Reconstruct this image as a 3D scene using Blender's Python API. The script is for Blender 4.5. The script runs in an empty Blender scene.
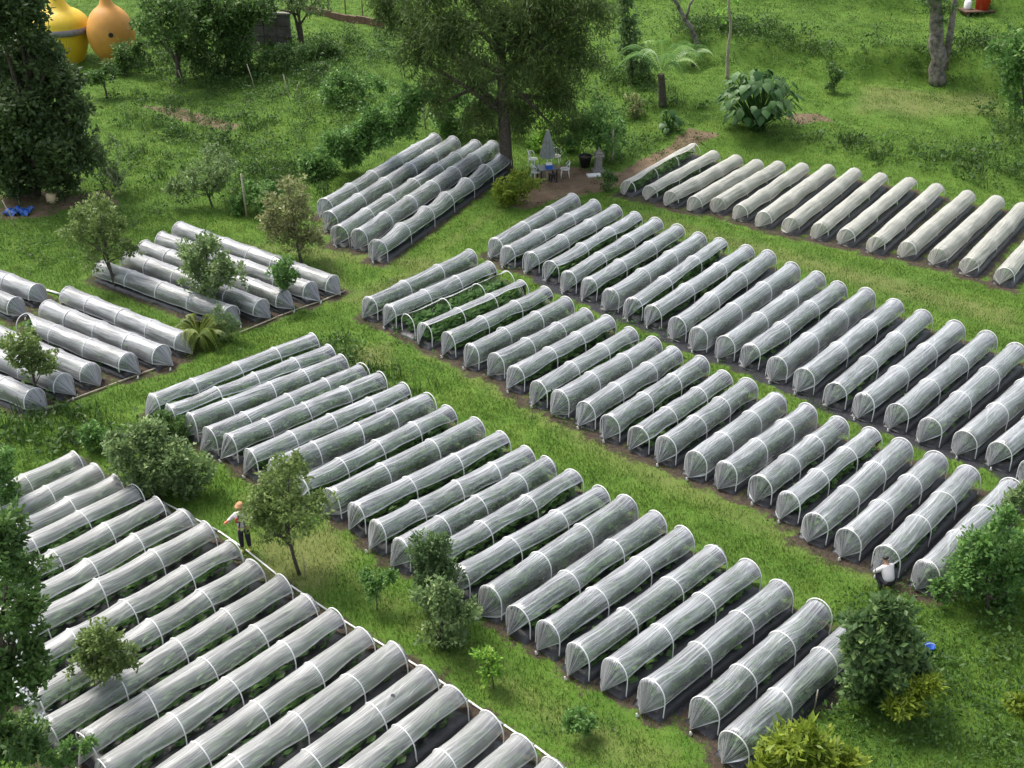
import bpy, math, random
import numpy as np
from mathutils import Vector, Matrix
R = math.radians
rng = np.random.default_rng(7)
random.seed(7)
scn = bpy.context.scene
COL = scn.collection

# ------------------------------------------------------------------ camera, sky, sun, exposure
F, PITCH, H = 1150.0, R(30.0), 21.0
cd = bpy.data.cameras.new('camera'); cam = bpy.data.objects.new('camera', cd); COL.objects.link(cam)
cd.sensor_width = 36.0; cd.lens = 36.0 * F / 1024.0; cd.clip_end = 2000.0; cd.clip_start = 0.1
cam.location = (0, 0, H); cam.rotation_euler = (math.pi / 2 - PITCH, 0, 0)
scn.camera = cam

SUN_EL, SUN_AZ = R(58), R(-50)          # azimuth measured from +Y towards +X: sun high, behind-left of the field
world = bpy.data.worlds.new('World'); scn.world = world; world.use_nodes = True
wn = world.node_tree; wn.nodes.clear()
sky = wn.nodes.new('ShaderNodeTexSky'); sky.sky_type = 'NISHITA'; sky.sun_disc = False
sky.sun_elevation = SUN_EL; sky.sun_rotation = SUN_AZ; sky.dust_density = 4.0; sky.air_density = 1.2
hs = wn.nodes.new('ShaderNodeHueSaturation'); hs.inputs['Saturation'].default_value = 0.5
bg = wn.nodes.new('ShaderNodeBackground'); bg.inputs['Strength'].default_value = 0.15
wo = wn.nodes.new('ShaderNodeOutputWorld')
wn.links.new(sky.outputs[0], hs.inputs['Color']); wn.links.new(hs.outputs[0], bg.inputs['Color'])
wn.links.new(bg.outputs[0], wo.inputs['Surface'])
sl = bpy.data.lights.new('sun', 'SUN'); sun = bpy.data.objects.new('sun', sl); COL.objects.link(sun)
sl.energy = 1.8; sl.angle = R(18); sl.color = (1.0, 0.95, 0.88)
sdir = Vector((math.sin(SUN_AZ) * math.cos(SUN_EL), math.cos(SUN_AZ) * math.cos(SUN_EL), math.sin(SUN_EL)))
sun.rotation_euler = (-sdir).to_track_quat('-Z', 'Y').to_euler()
scn.view_settings.view_transform = 'Standard'; scn.view_settings.look = 'None'
scn.view_settings.gamma = 1.0; scn.view_settings.exposure = 0.86
scn.cycles.transparent_max_bounces = 24
scn.cycles.max_bounces = 8

# ------------------------------------------------------------------ pixel rays -> places on the ground
CP, SP = math.cos(PITCH), math.sin(PITCH)
def ray(px, py):
    x = (px - 512) / F; y = -(py - 384) / F
    return np.array((x, CP + y * SP, -SP + y * CP))
def smooth(a, b, x):
    t = np.clip((x - a) / (b - a), 0, 1); return t * t * (3 - 2 * t)
def vnoise(x, y, s, seed=0):
    """cheap smooth value noise from sines"""
    r = np.random.default_rng(1000 + seed); out = 0
    for k in range(5):
        a = r.uniform(0, 6.28); p = r.uniform(0, 6.28); f = r.uniform(.6, 1.7) / s
        out = out + np.sin((x * math.cos(a) + y * math.sin(a)) * f * 2 * math.pi + p + 1.3 * np.sin((x * math.sin(a) - y * math.cos(a)) * f * 3.1 + p * 2))
    return out / 5
def height(x, y):
    """flat field, then a hill with two grass banks behind it"""
    s = (y - 65 + 0.41 * x) / 1.08 + 0.9 * vnoise(x, y, 14, 3)
    h = 0.085 * np.maximum(0, s - 3) + 0.5 * smooth(1.5, 4.0, s) * smooth(4, 12, x)
    h = h + 1.5 * smooth(15, 17.2, s + 1.2 * vnoise(x, y, 9, 4)) * smooth(6, 14, x) + 1.2 * smooth(24, 26.2, s) * smooth(-2, 5, x)
    h = h + 0.12 * vnoise(x, y, 3.5, 5) * smooth(3, 8, s) + 0.22 * vnoise(x, y, 7, 6) * smooth(2, 8, s)
    # weedy hump behind the left blocks
    h = h + 0.9 * np.exp(-(((x + 11) / 5.5) ** 2 + ((y - 72) / 7) ** 2))
    return h
def P(px, py, z=None):
    d = ray(px, py)
    if z is not None:
        t = (H - z) / -d[2]; return np.array((d[0] * t, d[1] * t, z))
    lo, hi = 5.0, 400.0
    t = lo
    while t < hi:
        p = d * t; g = height(p[0], p[1])
        if H + p[2] <= g: break
        t += 0.5
    a, b = t - 0.5, t
    for _ in range(24):
        m = (a + b) / 2; p = d * m
        if H + p[2] <= height(p[0], p[1]): b = m
        else: a = m
    p = d * b; return np.array((p[0], p[1], H + p[2]))
def V(px, py, Y):
    """point of the ray on the upright plane at distance Y"""
    d = ray(px, py); t = Y / d[1]; return np.array((d[0] * t, Y, H + d[2] * t))
def mpp(Y, z=0.5):
    """metres per pixel at a place"""
    return (Y * CP + (H - z) * SP) / F

# ------------------------------------------------------------------ scene objects
def link(o, parent=None):
    COL.objects.link(o)
    if parent is not None: o.parent = parent
    return o
def tag(o, label=None, cat=None, group=None, kind=None):
    if label: o['label'] = label
    if cat: o['category'] = cat
    if group: o['group'] = group
    if kind: o['kind'] = kind
    return o
def empty(name, loc, rz=0.0, label=None, cat=None, group=None):
    o = bpy.data.objects.new(name, None); o.empty_display_size = 0.2
    o.location = tuple(float(v) for v in loc); o.rotation_euler = (0, 0, rz)
    link(o); return tag(o, label, cat, group)
def npmesh(name, verts, faces, mat=None, smooth_=True, attrs=None, uv=None):
    me = bpy.data.meshes.new(name)
    verts = np.asarray(verts, np.float32)
    me.from_pydata([tuple(v) for v in verts.tolist()], [], faces if isinstance(faces, list) else faces.tolist())
    if attrs:
        for k, a in attrs.items():
            at = me.attributes.new(k, 'FLOAT', 'POINT'); at.data.foreach_set('value', np.asarray(a, np.float32))
    if uv is not None:
        ul = me.uv_layers.new(name='UVMap'); li = np.empty(len(me.loops), np.int32); me.loops.foreach_get('vertex_index', li)
        ul.data.foreach_set('uv', np.asarray(uv, np.float32)[li].ravel())
    if mat: 
        for m in (mat if isinstance(mat, (list, tuple)) else [mat]): me.materials.append(m)
    if smooth_: me.polygons.foreach_set('use_smooth', np.ones(len(me.polygons), bool))
    me.update(); return me
def mobj(name, me, parent=None, loc=None):
    o = bpy.data.objects.new(name, me)
    if loc is not None: o.location = tuple(float(v) for v in loc)
    return link(o, parent)

class MB:
    """collects simple shapes into one mesh"""
    def __init__(s): s.v = []; s.f = []; s.n = 0
    def add(s, v, f):
        v = np.asarray(v, float); s.v.append(v)
        s.f += [[i + s.n for i in q] for q in f]; s.n += len(v); return s
    def box(s, c, size, rz=0.0, taper=1.0, rx=0.0):
        x, y, z = np.array(size) / 2
        v = np.array([(-x, -y, -z), (x, -y, -z), (x, y, -z), (-x, y, -z), (-x * taper, -y * taper, z), (x * taper, -y * taper, z), (x * taper, y * taper, z), (-x * taper, y * taper, z)])
        m = np.array(Matrix.Rotation(rz, 3, 'Z') @ Matrix.Rotation(rx, 3, 'X'))
        return s.add(v @ m.T + np.array(c), [(3, 2, 1, 0), (4, 5, 6, 7), (0, 1, 5, 4), (1, 2, 6, 5), (2, 3, 7, 6), (3, 0, 4, 7)])
    def tube(s, pts, rad, n=8, cap=True):
        pts = np.asarray(pts, float); k = len(pts); rad = np.broadcast_to(np.asarray(rad, float), (k,))
        t = np.gradient(pts, axis=0); t /= np.linalg.norm(t, axis=1)[:, None] + 1e-9
        ref = np.array((0, 0, 1.0)) if abs(t[:, 2]).mean() < .8 else np.array((1.0, 0, 0))
        v = []
        for i in range(k):
            a = np.cross(t[i], ref); a /= np.linalg.norm(a) + 1e-9; b = np.cross(t[i], a)
            for j in range(n):
                w = 2 * math.pi * j / n; v.append(pts[i] + rad[i] * (a * math.cos(w) + b * math.sin(w)))
        f = [(i * n + j, i * n + (j + 1) % n, (i + 1) * n + (j + 1) % n, (i + 1) * n + j) for i in range(k - 1) for j in range(n)]
        if cap: f += [tuple(range(n))[::-1], tuple((k - 1) * n + j for j in range(n))]
        return s.add(v, f)
    def lathe(s, prof, n=24, c=(0, 0, 0)):
        v = [(c[0] + r * math.cos(2 * math.pi * j / n), c[1] + r * math.sin(2 * math.pi * j / n), c[2] + z) for r, z in prof for j in range(n)]
        k = len(prof)
        f = [(i * n + j, i * n + (j + 1) % n, (i + 1) * n + (j + 1) % n, (i + 1) * n + j) for i in range(k - 1) for j in range(n)]
        return s.add(v, f)
    def mesh(s, name, mat, sm=False): return npmesh(name, np.concatenate(s.v), s.f, mat, sm)
    def build(s, name, mat, parent=None, sm=False, loc=None): return mobj(name, s.mesh(name, mat, sm), parent, loc)

# ------------------------------------------------------------------ materials
class NT:
    def __init__(s, name):
        s.m = bpy.data.materials.new(name); s.m.use_nodes = True; s.t = s.m.node_tree; s.t.nodes.clear()
        s.out = s.n('ShaderNodeOutputMaterial')
    def n(s, typ, **kw):
        o = s.t.nodes.new(typ)
        for k, v in kw.items(): setattr(o, k, v)
        return o
    def l(s, a, b): s.t.links.new(a, b)
    def set(s, sock, v):
        if hasattr(v, 'is_output') or isinstance(v, bpy.types.NodeSocket): s.l(v, sock)
        else: sock.default_value = v
    def math(s, op, a, b=0.5, clamp=False):
        o = s.n('ShaderNodeMath', operation=op, use_clamp=clamp); s.set(o.inputs[0], a); s.set(o.inputs[1], b); return o.outputs[0]
    def noise(s, vec, scale, detail=3, rough=.55, dist=0.0):
        o = s.n('ShaderNodeTexNoise'); s.l(vec, o.inputs['Vector']); o.inputs['Scale'].default_value = scale
        o.inputs['Detail'].default_value = detail; o.inputs['Roughness'].default_value = rough; o.inputs['Distortion'].default_value = dist
        return o.outputs['Fac']
    def ramp(s, fac, stops):
        o = s.n('ShaderNodeValToRGB'); s.l(fac, o.inputs[0]); e = o.color_ramp.elements
        while len(e) < len(stops): e.new(0.5)
        for i, (p, c) in enumerate(stops):
            e[i].position = p; e[i].color = (c[0], c[1], c[2], 1) if not isinstance(c, (int, float)) else (c, c, c, 1)
        return o.outputs[0]
    def mix(s, fac, a, b, blend='MIX'):
        o = s.n('ShaderNodeMix', data_type='RGBA', blend_type=blend)
        s.set(o.inputs[0], fac)
        for k, v in ((6, a), (7, b)):
            if isinstance(v, tuple): o.inputs[k].default_value = (v[0], v[1], v[2], 1)
            else: s.l(v, o.inputs[k])
        return o.outputs[2]
    def maprange(s, v, a, b, c=0.0, d=1.0):
        o = s.n('ShaderNodeMapRange'); s.l(v, o.inputs[0])
        for i, q in enumerate((a, b, c, d)): s.set(o.inputs[1 + i], q)
        return o.outputs[0]
    def mapping(s, vec, scale):
        o = s.n('ShaderNodeMapping'); s.l(vec, o.inputs[0]); o.inputs['Scale'].default_value = scale; return o.outputs[0]
    def pos(s): return s.n('ShaderNodeNewGeometry').outputs['Position']
    def attr(s, name): return s.n('ShaderNodeAttribute', attribute_name=name).outputs['Fac']
    def bump(s, hgt, strength=.5, dist=.02):
        o = s.n('ShaderNodeBump'); s.l(hgt, o.inputs['Height']); o.inputs['Strength'].default_value = strength; o.inputs['Distance'].default_value = dist
        return o.outputs[0]
    def bsdf(s, color, rough=.6, normal=None, metallic=0.0, spec=.5):
        o = s.n('ShaderNodeBsdfPrincipled')
        if isinstance(color, tuple): o.inputs['Base Color'].default_value = (*color, 1)
        else: s.l(color, o.inputs['Base Color'])
        s.set(o.inputs['Roughness'], rough); o.inputs['Metallic'].default_value = metallic
        o.inputs['Specular IOR Level'].default_value = spec
        if normal is not None: s.l(normal, o.inputs['Normal'])
        return o
    def done(s, shader):
        s.l(shader if isinstance(shader, bpy.types.NodeSocket) else shader.outputs[0], s.out.inputs['Surface']); return s.m

def plain(name, col, rough=.6, var=.25, scale=6.0, metallic=0.0, bump=.15):
    t = NT(name); o = t.n('ShaderNodeTexCoord').outputs['Object']
    a = t.noise(o, scale, 4); b = t.noise(o, scale * 6, 3)
    d = tuple(c * (1 - var) for c in col); e = tuple(min(1, c * (1 + var * .7)) for c in col)
    c = t.mix(t.maprange(a, .3, .7), d, e)
    return t.done(t.bsdf(c, rough, t.bump(b, bump, .02), metallic))

def leafmat(name, lo, hi, tips=None, trans=.42, rough=.45, spec=.4):
    t = NT(name); v = t.attr('var')
    st = [(0.0, lo), (.75, hi), (1.0, tips or hi)]
    c = t.ramp(v, st)
    n = t.noise(t.pos(), .9, 2); c = t.mix(t.maprange(n, .35, .65, 0, .45), c, t.mix(.5, c, tuple(x * .55 for x in lo)))
    b = t.bsdf(c, rough, spec=spec); tr = t.n('ShaderNodeBsdfTranslucent'); t.l(c, tr.inputs[0])
    m = t.n('ShaderNodeMixShader'); m.inputs[0].default_value = trans; t.l(b.outputs[0], m.inputs[1]); t.l(tr.outputs[0], m.inputs[2])
    return t.done(m)

def grass_colour(t):
    p = t.pos()
    n1 = t.noise(p, .16, 3, .6); n2 = t.noise(p, .75, 4, .6, .6); n3 = t.noise(p, 5, 3, .7)
    c = t.ramp(n2, [(.25, (.048, .116, .013)), (.5, (.082, .168, .02)), (.75, (.13, .21, .034))])
    c = t.mix(t.maprange(n1, .45, .65, 0, .8), c, (.075, .155, .022))
    c = t.mix(t.maprange(n3, .42, .75, 0, .5), c, (.14, .19, .04))
    return c

def m_ground():
    t = NT('ground'); p = t.pos()
    g = grass_colour(t)
    nA = t.noise(p, 1.4, 5, .65); nB = t.noise(p, 9, 4, .7); nC = t.noise(p, 34, 3, .7)
    jit = t.math('MULTIPLY', t.math('SUBTRACT', t.math('ADD', nA, t.math('MULTIPLY', nB, .7)), .85), 1.1)
    worn = t.math('ADD', t.attr('worn'), t.math('MULTIPLY', jit, .5))
    g = t.mix(t.maprange(worn, .25, .7, 0, .65), g, t.mix(t.maprange(nB, .35, .65), (.17, .19, .055), (.17, .14, .07)))
    soil = t.ramp(nB, [(.3, (.028, .022, .018)), (.5, (.06, .045, .034)), (.72, (.12, .088, .06))])
    soil = t.mix(t.maprange(nC, .6, .75, 0, .6), soil, (.2, .16, .11))
    soil = t.mix(t.maprange(t.noise(p, .5, 3), .55, .68, 0, .6), soil, (.05, .075, .02))
    mat_c = t.mix(t.maprange(nB, .4, .7), (.03, .03, .036), (.06, .06, .068))
    c = t.mix(t.maprange(t.math('ADD', t.attr('soil'), t.math('MULTIPLY', jit, 1.6)), .4, .62), g, soil)
    c = t.mix(t.maprange(t.math('ADD', t.attr('dirt'), jit), .42, .62), c, t.mix(t.maprange(nA, .35, .65), (.12, .082, .05), (.2, .145, .095)))
    c = t.mix(t.maprange(t.math('ADD', t.attr('mat'), t.math('MULTIPLY', jit, .7)), .45, .55), c, mat_c)
    hgt = t.math('ADD', nB, t.math('MULTIPLY', nC, .5))
    return t.done(t.bsdf(c, .9, t.bump(hgt, .8, .06), spec=.2))

def m_grass():
    t = NT('grass_blade'); c = grass_colour(t)
    rnd = t.n('ShaderNodeObjectInfo').outputs['Random']
    c = t.mix(t.maprange(rnd, 0, 1, 0, .5), c, t.mix(rnd, (.064, .155, .016), (.175, .245, .04)))
    b = t.bsdf(c, .5, spec=.3); tr = t.n('ShaderNodeBsdfTranslucent'); t.l(c, tr.inputs[0])
    m = t.n('ShaderNodeMixShader'); m.inputs[0].default_value = .35; t.l(b.outputs[0], m.inputs[1]); t.l(tr.outputs[0], m.inputs[2])
    return t.done(m)
def m_weed(name, lo, hi):
    t = NT(name); rnd = t.n('ShaderNodeObjectInfo').outputs['Random']
    c = t.mix(rnd, lo, hi); n = t.noise(t.pos(), .6, 3); c = t.mix(t.maprange(n, .4, .65, 0, .6), c, tuple(x * .5 for x in lo))
    b = t.bsdf(c, .5, spec=.3); tr = t.n('ShaderNodeBsdfTranslucent'); t.l(c, tr.inputs[0])
    m = t.n('ShaderNodeMixShader'); m.inputs[0].default_value = .3; t.l(b.outputs[0], m.inputs[1]); t.l(tr.outputs[0], m.inputs[2])
    return t.done(m)

def m_film(name, tint=(.83, .84, .88), base=.03, span=.95, gloss=1.3, rough=.26):
    """thin polythene: clear where it lies in one layer, whiter along its folds, mirror-like at a low angle"""
    t = NT(name); uv = t.n('ShaderNodeUVMap').outputs[0]
    rnd = t.n('ShaderNodeObjectInfo').outputs['Random']
    add = t.n('ShaderNodeVectorMath', operation='ADD'); t.l(uv, add.inputs[0])
    cmb = t.n('ShaderNodeCombineXYZ'); t.l(t.math('MULTIPLY', rnd, 91.0), cmb.inputs[0]); t.l(t.math('MULTIPLY', rnd, 37.0), cmb.inputs[1]); t.l(cmb.outputs[0], add.inputs[1])
    sep = t.n('ShaderNodeSeparateXYZ'); t.l(add.outputs[0], sep.inputs[0])
    warp = t.noise(t.mapping(add.outputs[0], (.5, .8, 1)), 1.0, 1)
    def lines(skew, su, sv, detail=2):
        c = t.n('ShaderNodeCombineXYZ'); t.l(sep.outputs[0], c.inputs[0])
        t.l(t.math('ADD', t.math('ADD', sep.outputs[1], t.math('MULTIPLY', warp, .3)), t.math('MULTIPLY', sep.outputs[0], skew)), c.inputs[1])
        return t.noise(t.mapping(c.outputs[0], (su, sv, 1)), 1.0, detail, .55)
    s1 = lines(0, .4, 15, 3); s2 = lines(.05, .8, 38); s4 = lines(.38, .5, 13); s5 = lines(-.3, .5, 13)
    s3 = t.noise(add.outputs[0], 1.3, 2); patch = t.maprange(s3, .45, .6)
    diag = t.math('ADD', t.math('MULTIPLY', t.maprange(s4, .56, .68), patch), t.math('MULTIPLY', t.maprange(s5, .58, .7), t.math('SUBTRACT', 1.0, patch)))
    nz = t.n('ShaderNodeSeparateXYZ'); t.l(t.n('ShaderNodeNewGeometry').outputs['Normal'], nz.inputs[0]); top = t.maprange(t.math('ABSOLUTE', nz.outputs[2]),   .4, .92)   # sky brightness on the upward side, put into the film's opacity
    folds = t.math('ADD', t.math('ADD', t.maprange(s1, .48, .68), t.math('MULTIPLY', t.maprange(s2, .5, .68), .6)), t.math('MULTIPLY', diag, .55))
    body = t.math('ADD', t.math('MULTIPLY', t.math('SUBTRACT', s3, .5), .25), base)
    body = t.math('ADD', body, t.math('MULTIPLY', t.math('SUBTRACT', rnd, .5), .1))
    lw = t.n('ShaderNodeLayerWeight'); lw.inputs[0].default_value = .5      # a ray crosses more film at a low angle
    graz = t.math('POWER', lw.outputs['Facing'], 1.6)
    body = t.math('ADD', body, t.math('MULTIPLY', graz, .6))
    op = t.math('ADD', t.math('ADD', body, t.math('MULTIPLY', top, .12)), t.math('MULTIPLY', folds, t.math('ADD', span * .05, t.math('MULTIPLY', top, span * .42))), True)
    op = t.math('ADD', op, t.math('MULTIPLY', t.attr('hem'), .95), True)
    op = t.math('ADD', op, t.math('MULTIPLY', t.math('MULTIPLY', t.attr('near_hoop'), t.maprange(s2, .42, .6)), .34), True)
    op = t.math('ADD', op, t.math('MULTIPLY', t.attr('near_hoop'), .05), True)
    hgt = t.math('ADD', s1, t.math('MULTIPLY', s2, .4)); nrm = t.bump(hgt, .55, .02)
    col = t.mix(t.maprange(s3, .3, .7), tuple(x * .9 for x in tint), tint)
    df = t.n('ShaderNodeBsdfDiffuse'); t.l(col, df.inputs[0]); t.l(nrm, df.inputs['Normal'])
    tl = t.n('ShaderNodeBsdfTranslucent'); t.l(col, tl.inputs[0]); t.l(nrm, tl.inputs['Normal'])
    m1 = t.n('ShaderNodeMixShader'); m1.inputs[0].default_value = .45; t.l(df.outputs[0], m1.inputs[1]); t.l(tl.outputs[0], m1.inputs[2])
    tp = t.n('ShaderNodeBsdfTransparent'); tp.inputs[0].default_value = (.93, .95, .94, 1)
    m2 = t.n('ShaderNodeMixShader'); t.l(op, m2.inputs[0]); t.l(tp.outputs[0], m2.inputs[1]); t.l(m1.outputs[0], m2.inputs[2])
    gl = t.n('ShaderNodeBsdfGlossy'); gl.inputs['Roughness'].default_value = rough; t.l(nrm, gl.inputs['Normal'])
    fr = t.n('ShaderNodeFresnel'); fr.inputs[0].default_value = 1.5; t.l(nrm, fr.inputs['Normal'])
    m3 = t.n('ShaderNodeMixShader'); t.l(t.math('ADD', t.math('MULTIPLY', fr.outputs[0], gloss), .05, True), m3.inputs[0]); t.l(m2.outputs[0], m3.inputs[1]); t.l(gl.outputs[0], m3.inputs[2])
    return t.done(m3)

M = {}
M['ground'] = m_ground(); M['grass'] = m_grass()
M['weed'] = m_weed('weed_leaf', (.05, .12, .02), (.11, .21, .04))
M['weed_dark'] = m_weed('weed_leaf_dark', (.045, .1, .02), (.09, .165, .036))
M['film'] = m_film('clear_film', tint=(.86, .87, .92)); M['film_dusty'] = m_film('dusty_film', (.78, .78, .77), .16, .8, 1.0, .32)
M['film_white'] = m_film('white_film', (.82, .82, .86), .13, .8, 1.0, .28)
M['fleece'] = m_film('cream_fleece', (.77, .745, .66), .22, .6, .6, .4)
M['pvc'] = plain('white_pvc', (.78, .78, .76), .4, .1, 3)
M['mulch'] = plain('black_mulch_film', (.028, .028, .032), .38, .5, 5, bump=.6)
M['crop'] = leafmat('crop_leaf', (.075, .17, .05), (.16, .3, .09), (.24, .38, .14))
M['bark'] = plain('bark', (.085, .07, .052), .9, .5, 9, bump=.8)
M['bark_pale'] = plain('lichen_bark', (.17, .155, .125), .9, .75, 4, bump=.9)
M['pale_stem'] = plain('pale_stem', (.3, .26, .19), .8, .4, 8)
M['bamboo'] = plain('weathered_bamboo', (.36, .32, .23), .7, .3, 5)
M['wood'] = plain('brown_wood', (.13, .075, .045), .8, .4, 6, bump=.5)
M['stone'] = plain('grey_stone', (.24, .23, .2), .9, .35, 7, bump=.8)
M['wallstone'] = plain('dark_concrete', (.11, .1, .09), .9, .4, 2, bump=.8)

# ------------------------------------------------------------------ tunnel survey (near crown point, far crown point of each)
M1 = [((493.5,238),(572,193)),((506,246),(593,199.5)),((529.5,252),(614.5,204.5)),((549.5,261),(634.5,211.5)),((567,271),(654.5,217.5)),((587,278),(676,224.5)),((608,289),(698,232)),((631,298),(719.5,237.5)),((652,304.5),(746,244.5)),((676,317),(767,250)),((697,327),(790.5,262)),((724.5,336),(815.5,271.5)),((748,344.5),(837,281)),((775.5,357),(865.5,287.5)),((803,368),(894,298)),((834,383),(922,309)),((862,393.5),(954,320)),((895.5,404),(985.5,331)),((928,418),(1014,343)),((964,429.5),(1050,357)),((998,441),(1083,370)),((1030,459),(1117,383))]
M2 = [((367,297),(468.5,249.5)),((387,305),(488.5,261)),((406,314),(506,271)),((422,323),(520,280)),((446,332),(544.5,286)),((468.5,344),(564.5,296.5)),((493.5,353),(584.5,308)),((513,366),(606,315)),((536,381),(628,327)),((557,390),(651,336.5)),((583,401.5),(672,346)),((608,414.5),(698,356)),((636,426),(722,370)),((663,436),(746,378)),((693,451),(775.5,391.5)),((723,461.5),(805.5,403)),((758,475),(835.5,416.5)),((785.5,492),(869,427)),((812,513.5),(899,438)),((845.5,528),(934,451)),((884,545),(965.5,465)),((923,561),(1008,478.5))]
Lf = [(311,333),(327,344.5),(339,354.5),(358,364),(377,372),(401,383),(424.5,393),(446,405),(474,417),(499,431),(524.5,445.5),(545,456),(570,469),(597,486),(623.5,494),(653,510.6),(680,526),(712,544),(745,559),(777,578.5),(813,599.6),(854,616)]
Ln = [(149.5,394),(167,404.5),(187.6,413),(206,427),(226,434),(247,449),(271,459),(298,477),(328.6,488),(352,503),(372.6,520.6),(396,538.6),(429,549),(455,566),(485,586),(513,605),(542.5,621),(572,643),(608,658.5),(645,679.6),(698.6,696.6),(728,729)]
L = list(zip(Ln, Lf))
Bfar = [(73,451),(94,462.5),(114,474),(131,485),(154,497),(181.5,508),(204,521),(227.5,541),(250,558.5),(278,575),(304.5,593),(330,609),(359,627),(392,641),(421.5,664.5),(449,684),(484,711),(516,734),(548.5,756)]
T = [((627,180),(693,143)),((649,185),(713,150)),((670,190.5),(736,154.4)),((694,195.5),(756,159)),((717,197),(778,160.5)),((740,204),(802,162.5)),((763,211),(828,164)),((790,217),(854,167.5)),((819,222.5),(880.5,172.5)),((845.5,228),(909,177)),((875.5,236),(936,183)),((907,241),(967,190)),((938,248),(996,195)),((969,257),(1022,202)),((1004,267),(1054,212))]
U = [((323.6,198.4),(434,133)),((328,211),(452.5,136)),((337.6,225),(474,139.8)),((357,229),(492,140.4)),((376,239.7),(502,152))]
W = [((334,275),(180.6,221.6)),((312,281.6),(163,231.4)),((285.5,290),(145.4,239.8)),((262,298.6),(129,249.6)),((232,305),(102.5,260))]
VB = [((185,332),(69,286.4)),((163,345),(49.5,300)),((130,353),(27,313)),((92.5,363),(-8,322)),((65,373.6),(-36,334)),((36.5,388),(-75,345))]
X = [((38,284),(-60,246)),((17,297),(-85,257))]
ORD = ['first','second','third','fourth','fifth','sixth','seventh','eighth','ninth','tenth','eleventh','twelfth','thirteenth','fourteenth','fifteenth','sixteenth','seventeenth','eighteenth','nineteenth','twentieth','twenty-first','twenty-second']
BLK = {  # height, half width, hoop gap, film, group, camera side (-1: right of the axis)
 'L': (.95, .39, 1.70, 'film', 'film tunnels in the long central row', -1),
 'M1': (.96, .395, 2.45, 'film', 'film tunnels in the upper row of the right block', -1),
 'M2': (.96, .39, 1.85, 'film', 'film tunnels in the lower row of the right block', -1),
 'B': (.94, .39, 1.75, 'film_dusty', 'dusty film tunnels in the bottom left block', -1),
 'T': (.82, .43, 2.6, 'fleece', 'cream covered tunnels in the top right row', -1),
 'U': (1.0, .45, 2.3, 'film', 'long film tunnels below the dark conifer', -1),
 'W': (.85, .42, 1.75, 'film_white', 'white film tunnels behind the round leafy tree', 1),
 'V': (.85, .42, 1.75, 'film_white', 'white film tunnels at the left edge', 1),
 'X': (.85, .42, 1.75, 'film_white', 'short visible tunnels cut by the left edge', 1),
}
def hoop_foot(px, ang, h, a):
    """axis point on the ground of the hoop whose outline peaks at a surveyed point"""
    c = P(*px, h); bb = min(a * 1.08, h * .55); best = None
    for t in np.linspace(.4, 2.74, 48):
        y, z = a * math.cos(t), h - bb + bb * math.sin(t)
        w = np.array((c[0] - math.sin(ang) * y, c[1] + math.cos(ang) * y, z - H))
        v = (w[1] * SP + w[2] * CP) / (w[1] * CP - w[2] * SP)
        if best is None or v > best[0]: best = (v, y, z)
    _, y, z = best; g = P(*px, z)
    return np.array((g[0] + math.sin(ang) * y, g[1] - math.cos(ang) * y, 0.0))
tunnels = []      # (block, index, base xyz, angle, length)
for nm, blk in (('L', L), ('M1', M1), ('M2', M2), ('T', T), ('U', U), ('W', W), ('V', VB), ('X', X)):
    h, hw = BLK[nm][:2]
    for i, (a, b) in enumerate(blk):
        ang = math.atan2(*(P(*b, h) - P(*a, h))[1::-1])
        p, q = hoop_foot(a, ang, h, hw), hoop_foot(b, ang, h, hw); d = q - p
        tunnels.append((nm, i, p, math.atan2(d[1], d[0]), float(np.hypot(d[0], d[1]))))
for i, b in enumerate(Bfar):
    a = R(48.3 + .6 * math.sin(i * 1.7)); ln = 6.7 + .25 * math.sin(i * 2.3)
    q = hoop_foot(b, a, *BLK['B'][:2])
    tunnels.append(('B', i, np.array((q[0] - ln * math.cos(a), q[1] - ln * math.sin(a), 0.0)), a, ln))

# ------------------------------------------------------------------ terrain
xs = np.unique(np.concatenate([np.arange(-34, 42, .25), np.linspace(-60, -34, 40), np.linspace(42, 70, 40), np.linspace(-400, -60, 20), np.linspace(70, 400, 20)]))
ys = np.unique(np.concatenate([np.arange(13, 72, .25), np.linspace(72, 125, 130), np.linspace(125, 420, 24), np.linspace(-60, 13, 20)]))
GX, GY = np.meshgrid(xs, ys); gx, gy = GX.ravel(), GY.ravel()
def rect_mask(cx, cy, ang, ln, e0, e1, hw):
    c, s = math.cos(ang), math.sin(ang); u = (gx - cx) * c + (gy - cy) * s; v = -(gx - cx) * s + (gy - cy) * c
    d = np.maximum(np.maximum(-e0 - u, u - ln - e1), np.abs(v) - hw)
    return np.clip(.5 - d / .7, 0, 1)
def poly_mask(pts, soft=.8):
    pts = np.array(pts); n = len(pts); ins = np.zeros(len(gx), bool); dist = np.full(len(gx), 1e9)
    for i in range(n):
        x0, y0 = pts[i][:2]; x1, y1 = pts[(i + 1) % n][:2]
        c = ((y0 > gy) != (y1 > gy)) & (gx < (x1 - x0) * (gy - y0) / (y1 - y0 + 1e-12) + x0); ins ^= c
        ex, ey = x1 - x0, y1 - y0; t = np.clip(((gx - x0) * ex + (gy - y0) * ey) / (ex * ex + ey * ey), 0, 1)
        dist = np.minimum(dist, np.hypot(gx - x0 - t * ex, gy - y0 - t * ey))
    return np.clip(.5 + np.where(ins, dist, -dist) / soft, 0, 1)
def pxpoly(pts, soft=.8): return poly_mask([P(*p) for p in pts], soft)
soil = np.zeros(len(gx)); matm = np.zeros(len(gx))
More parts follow.
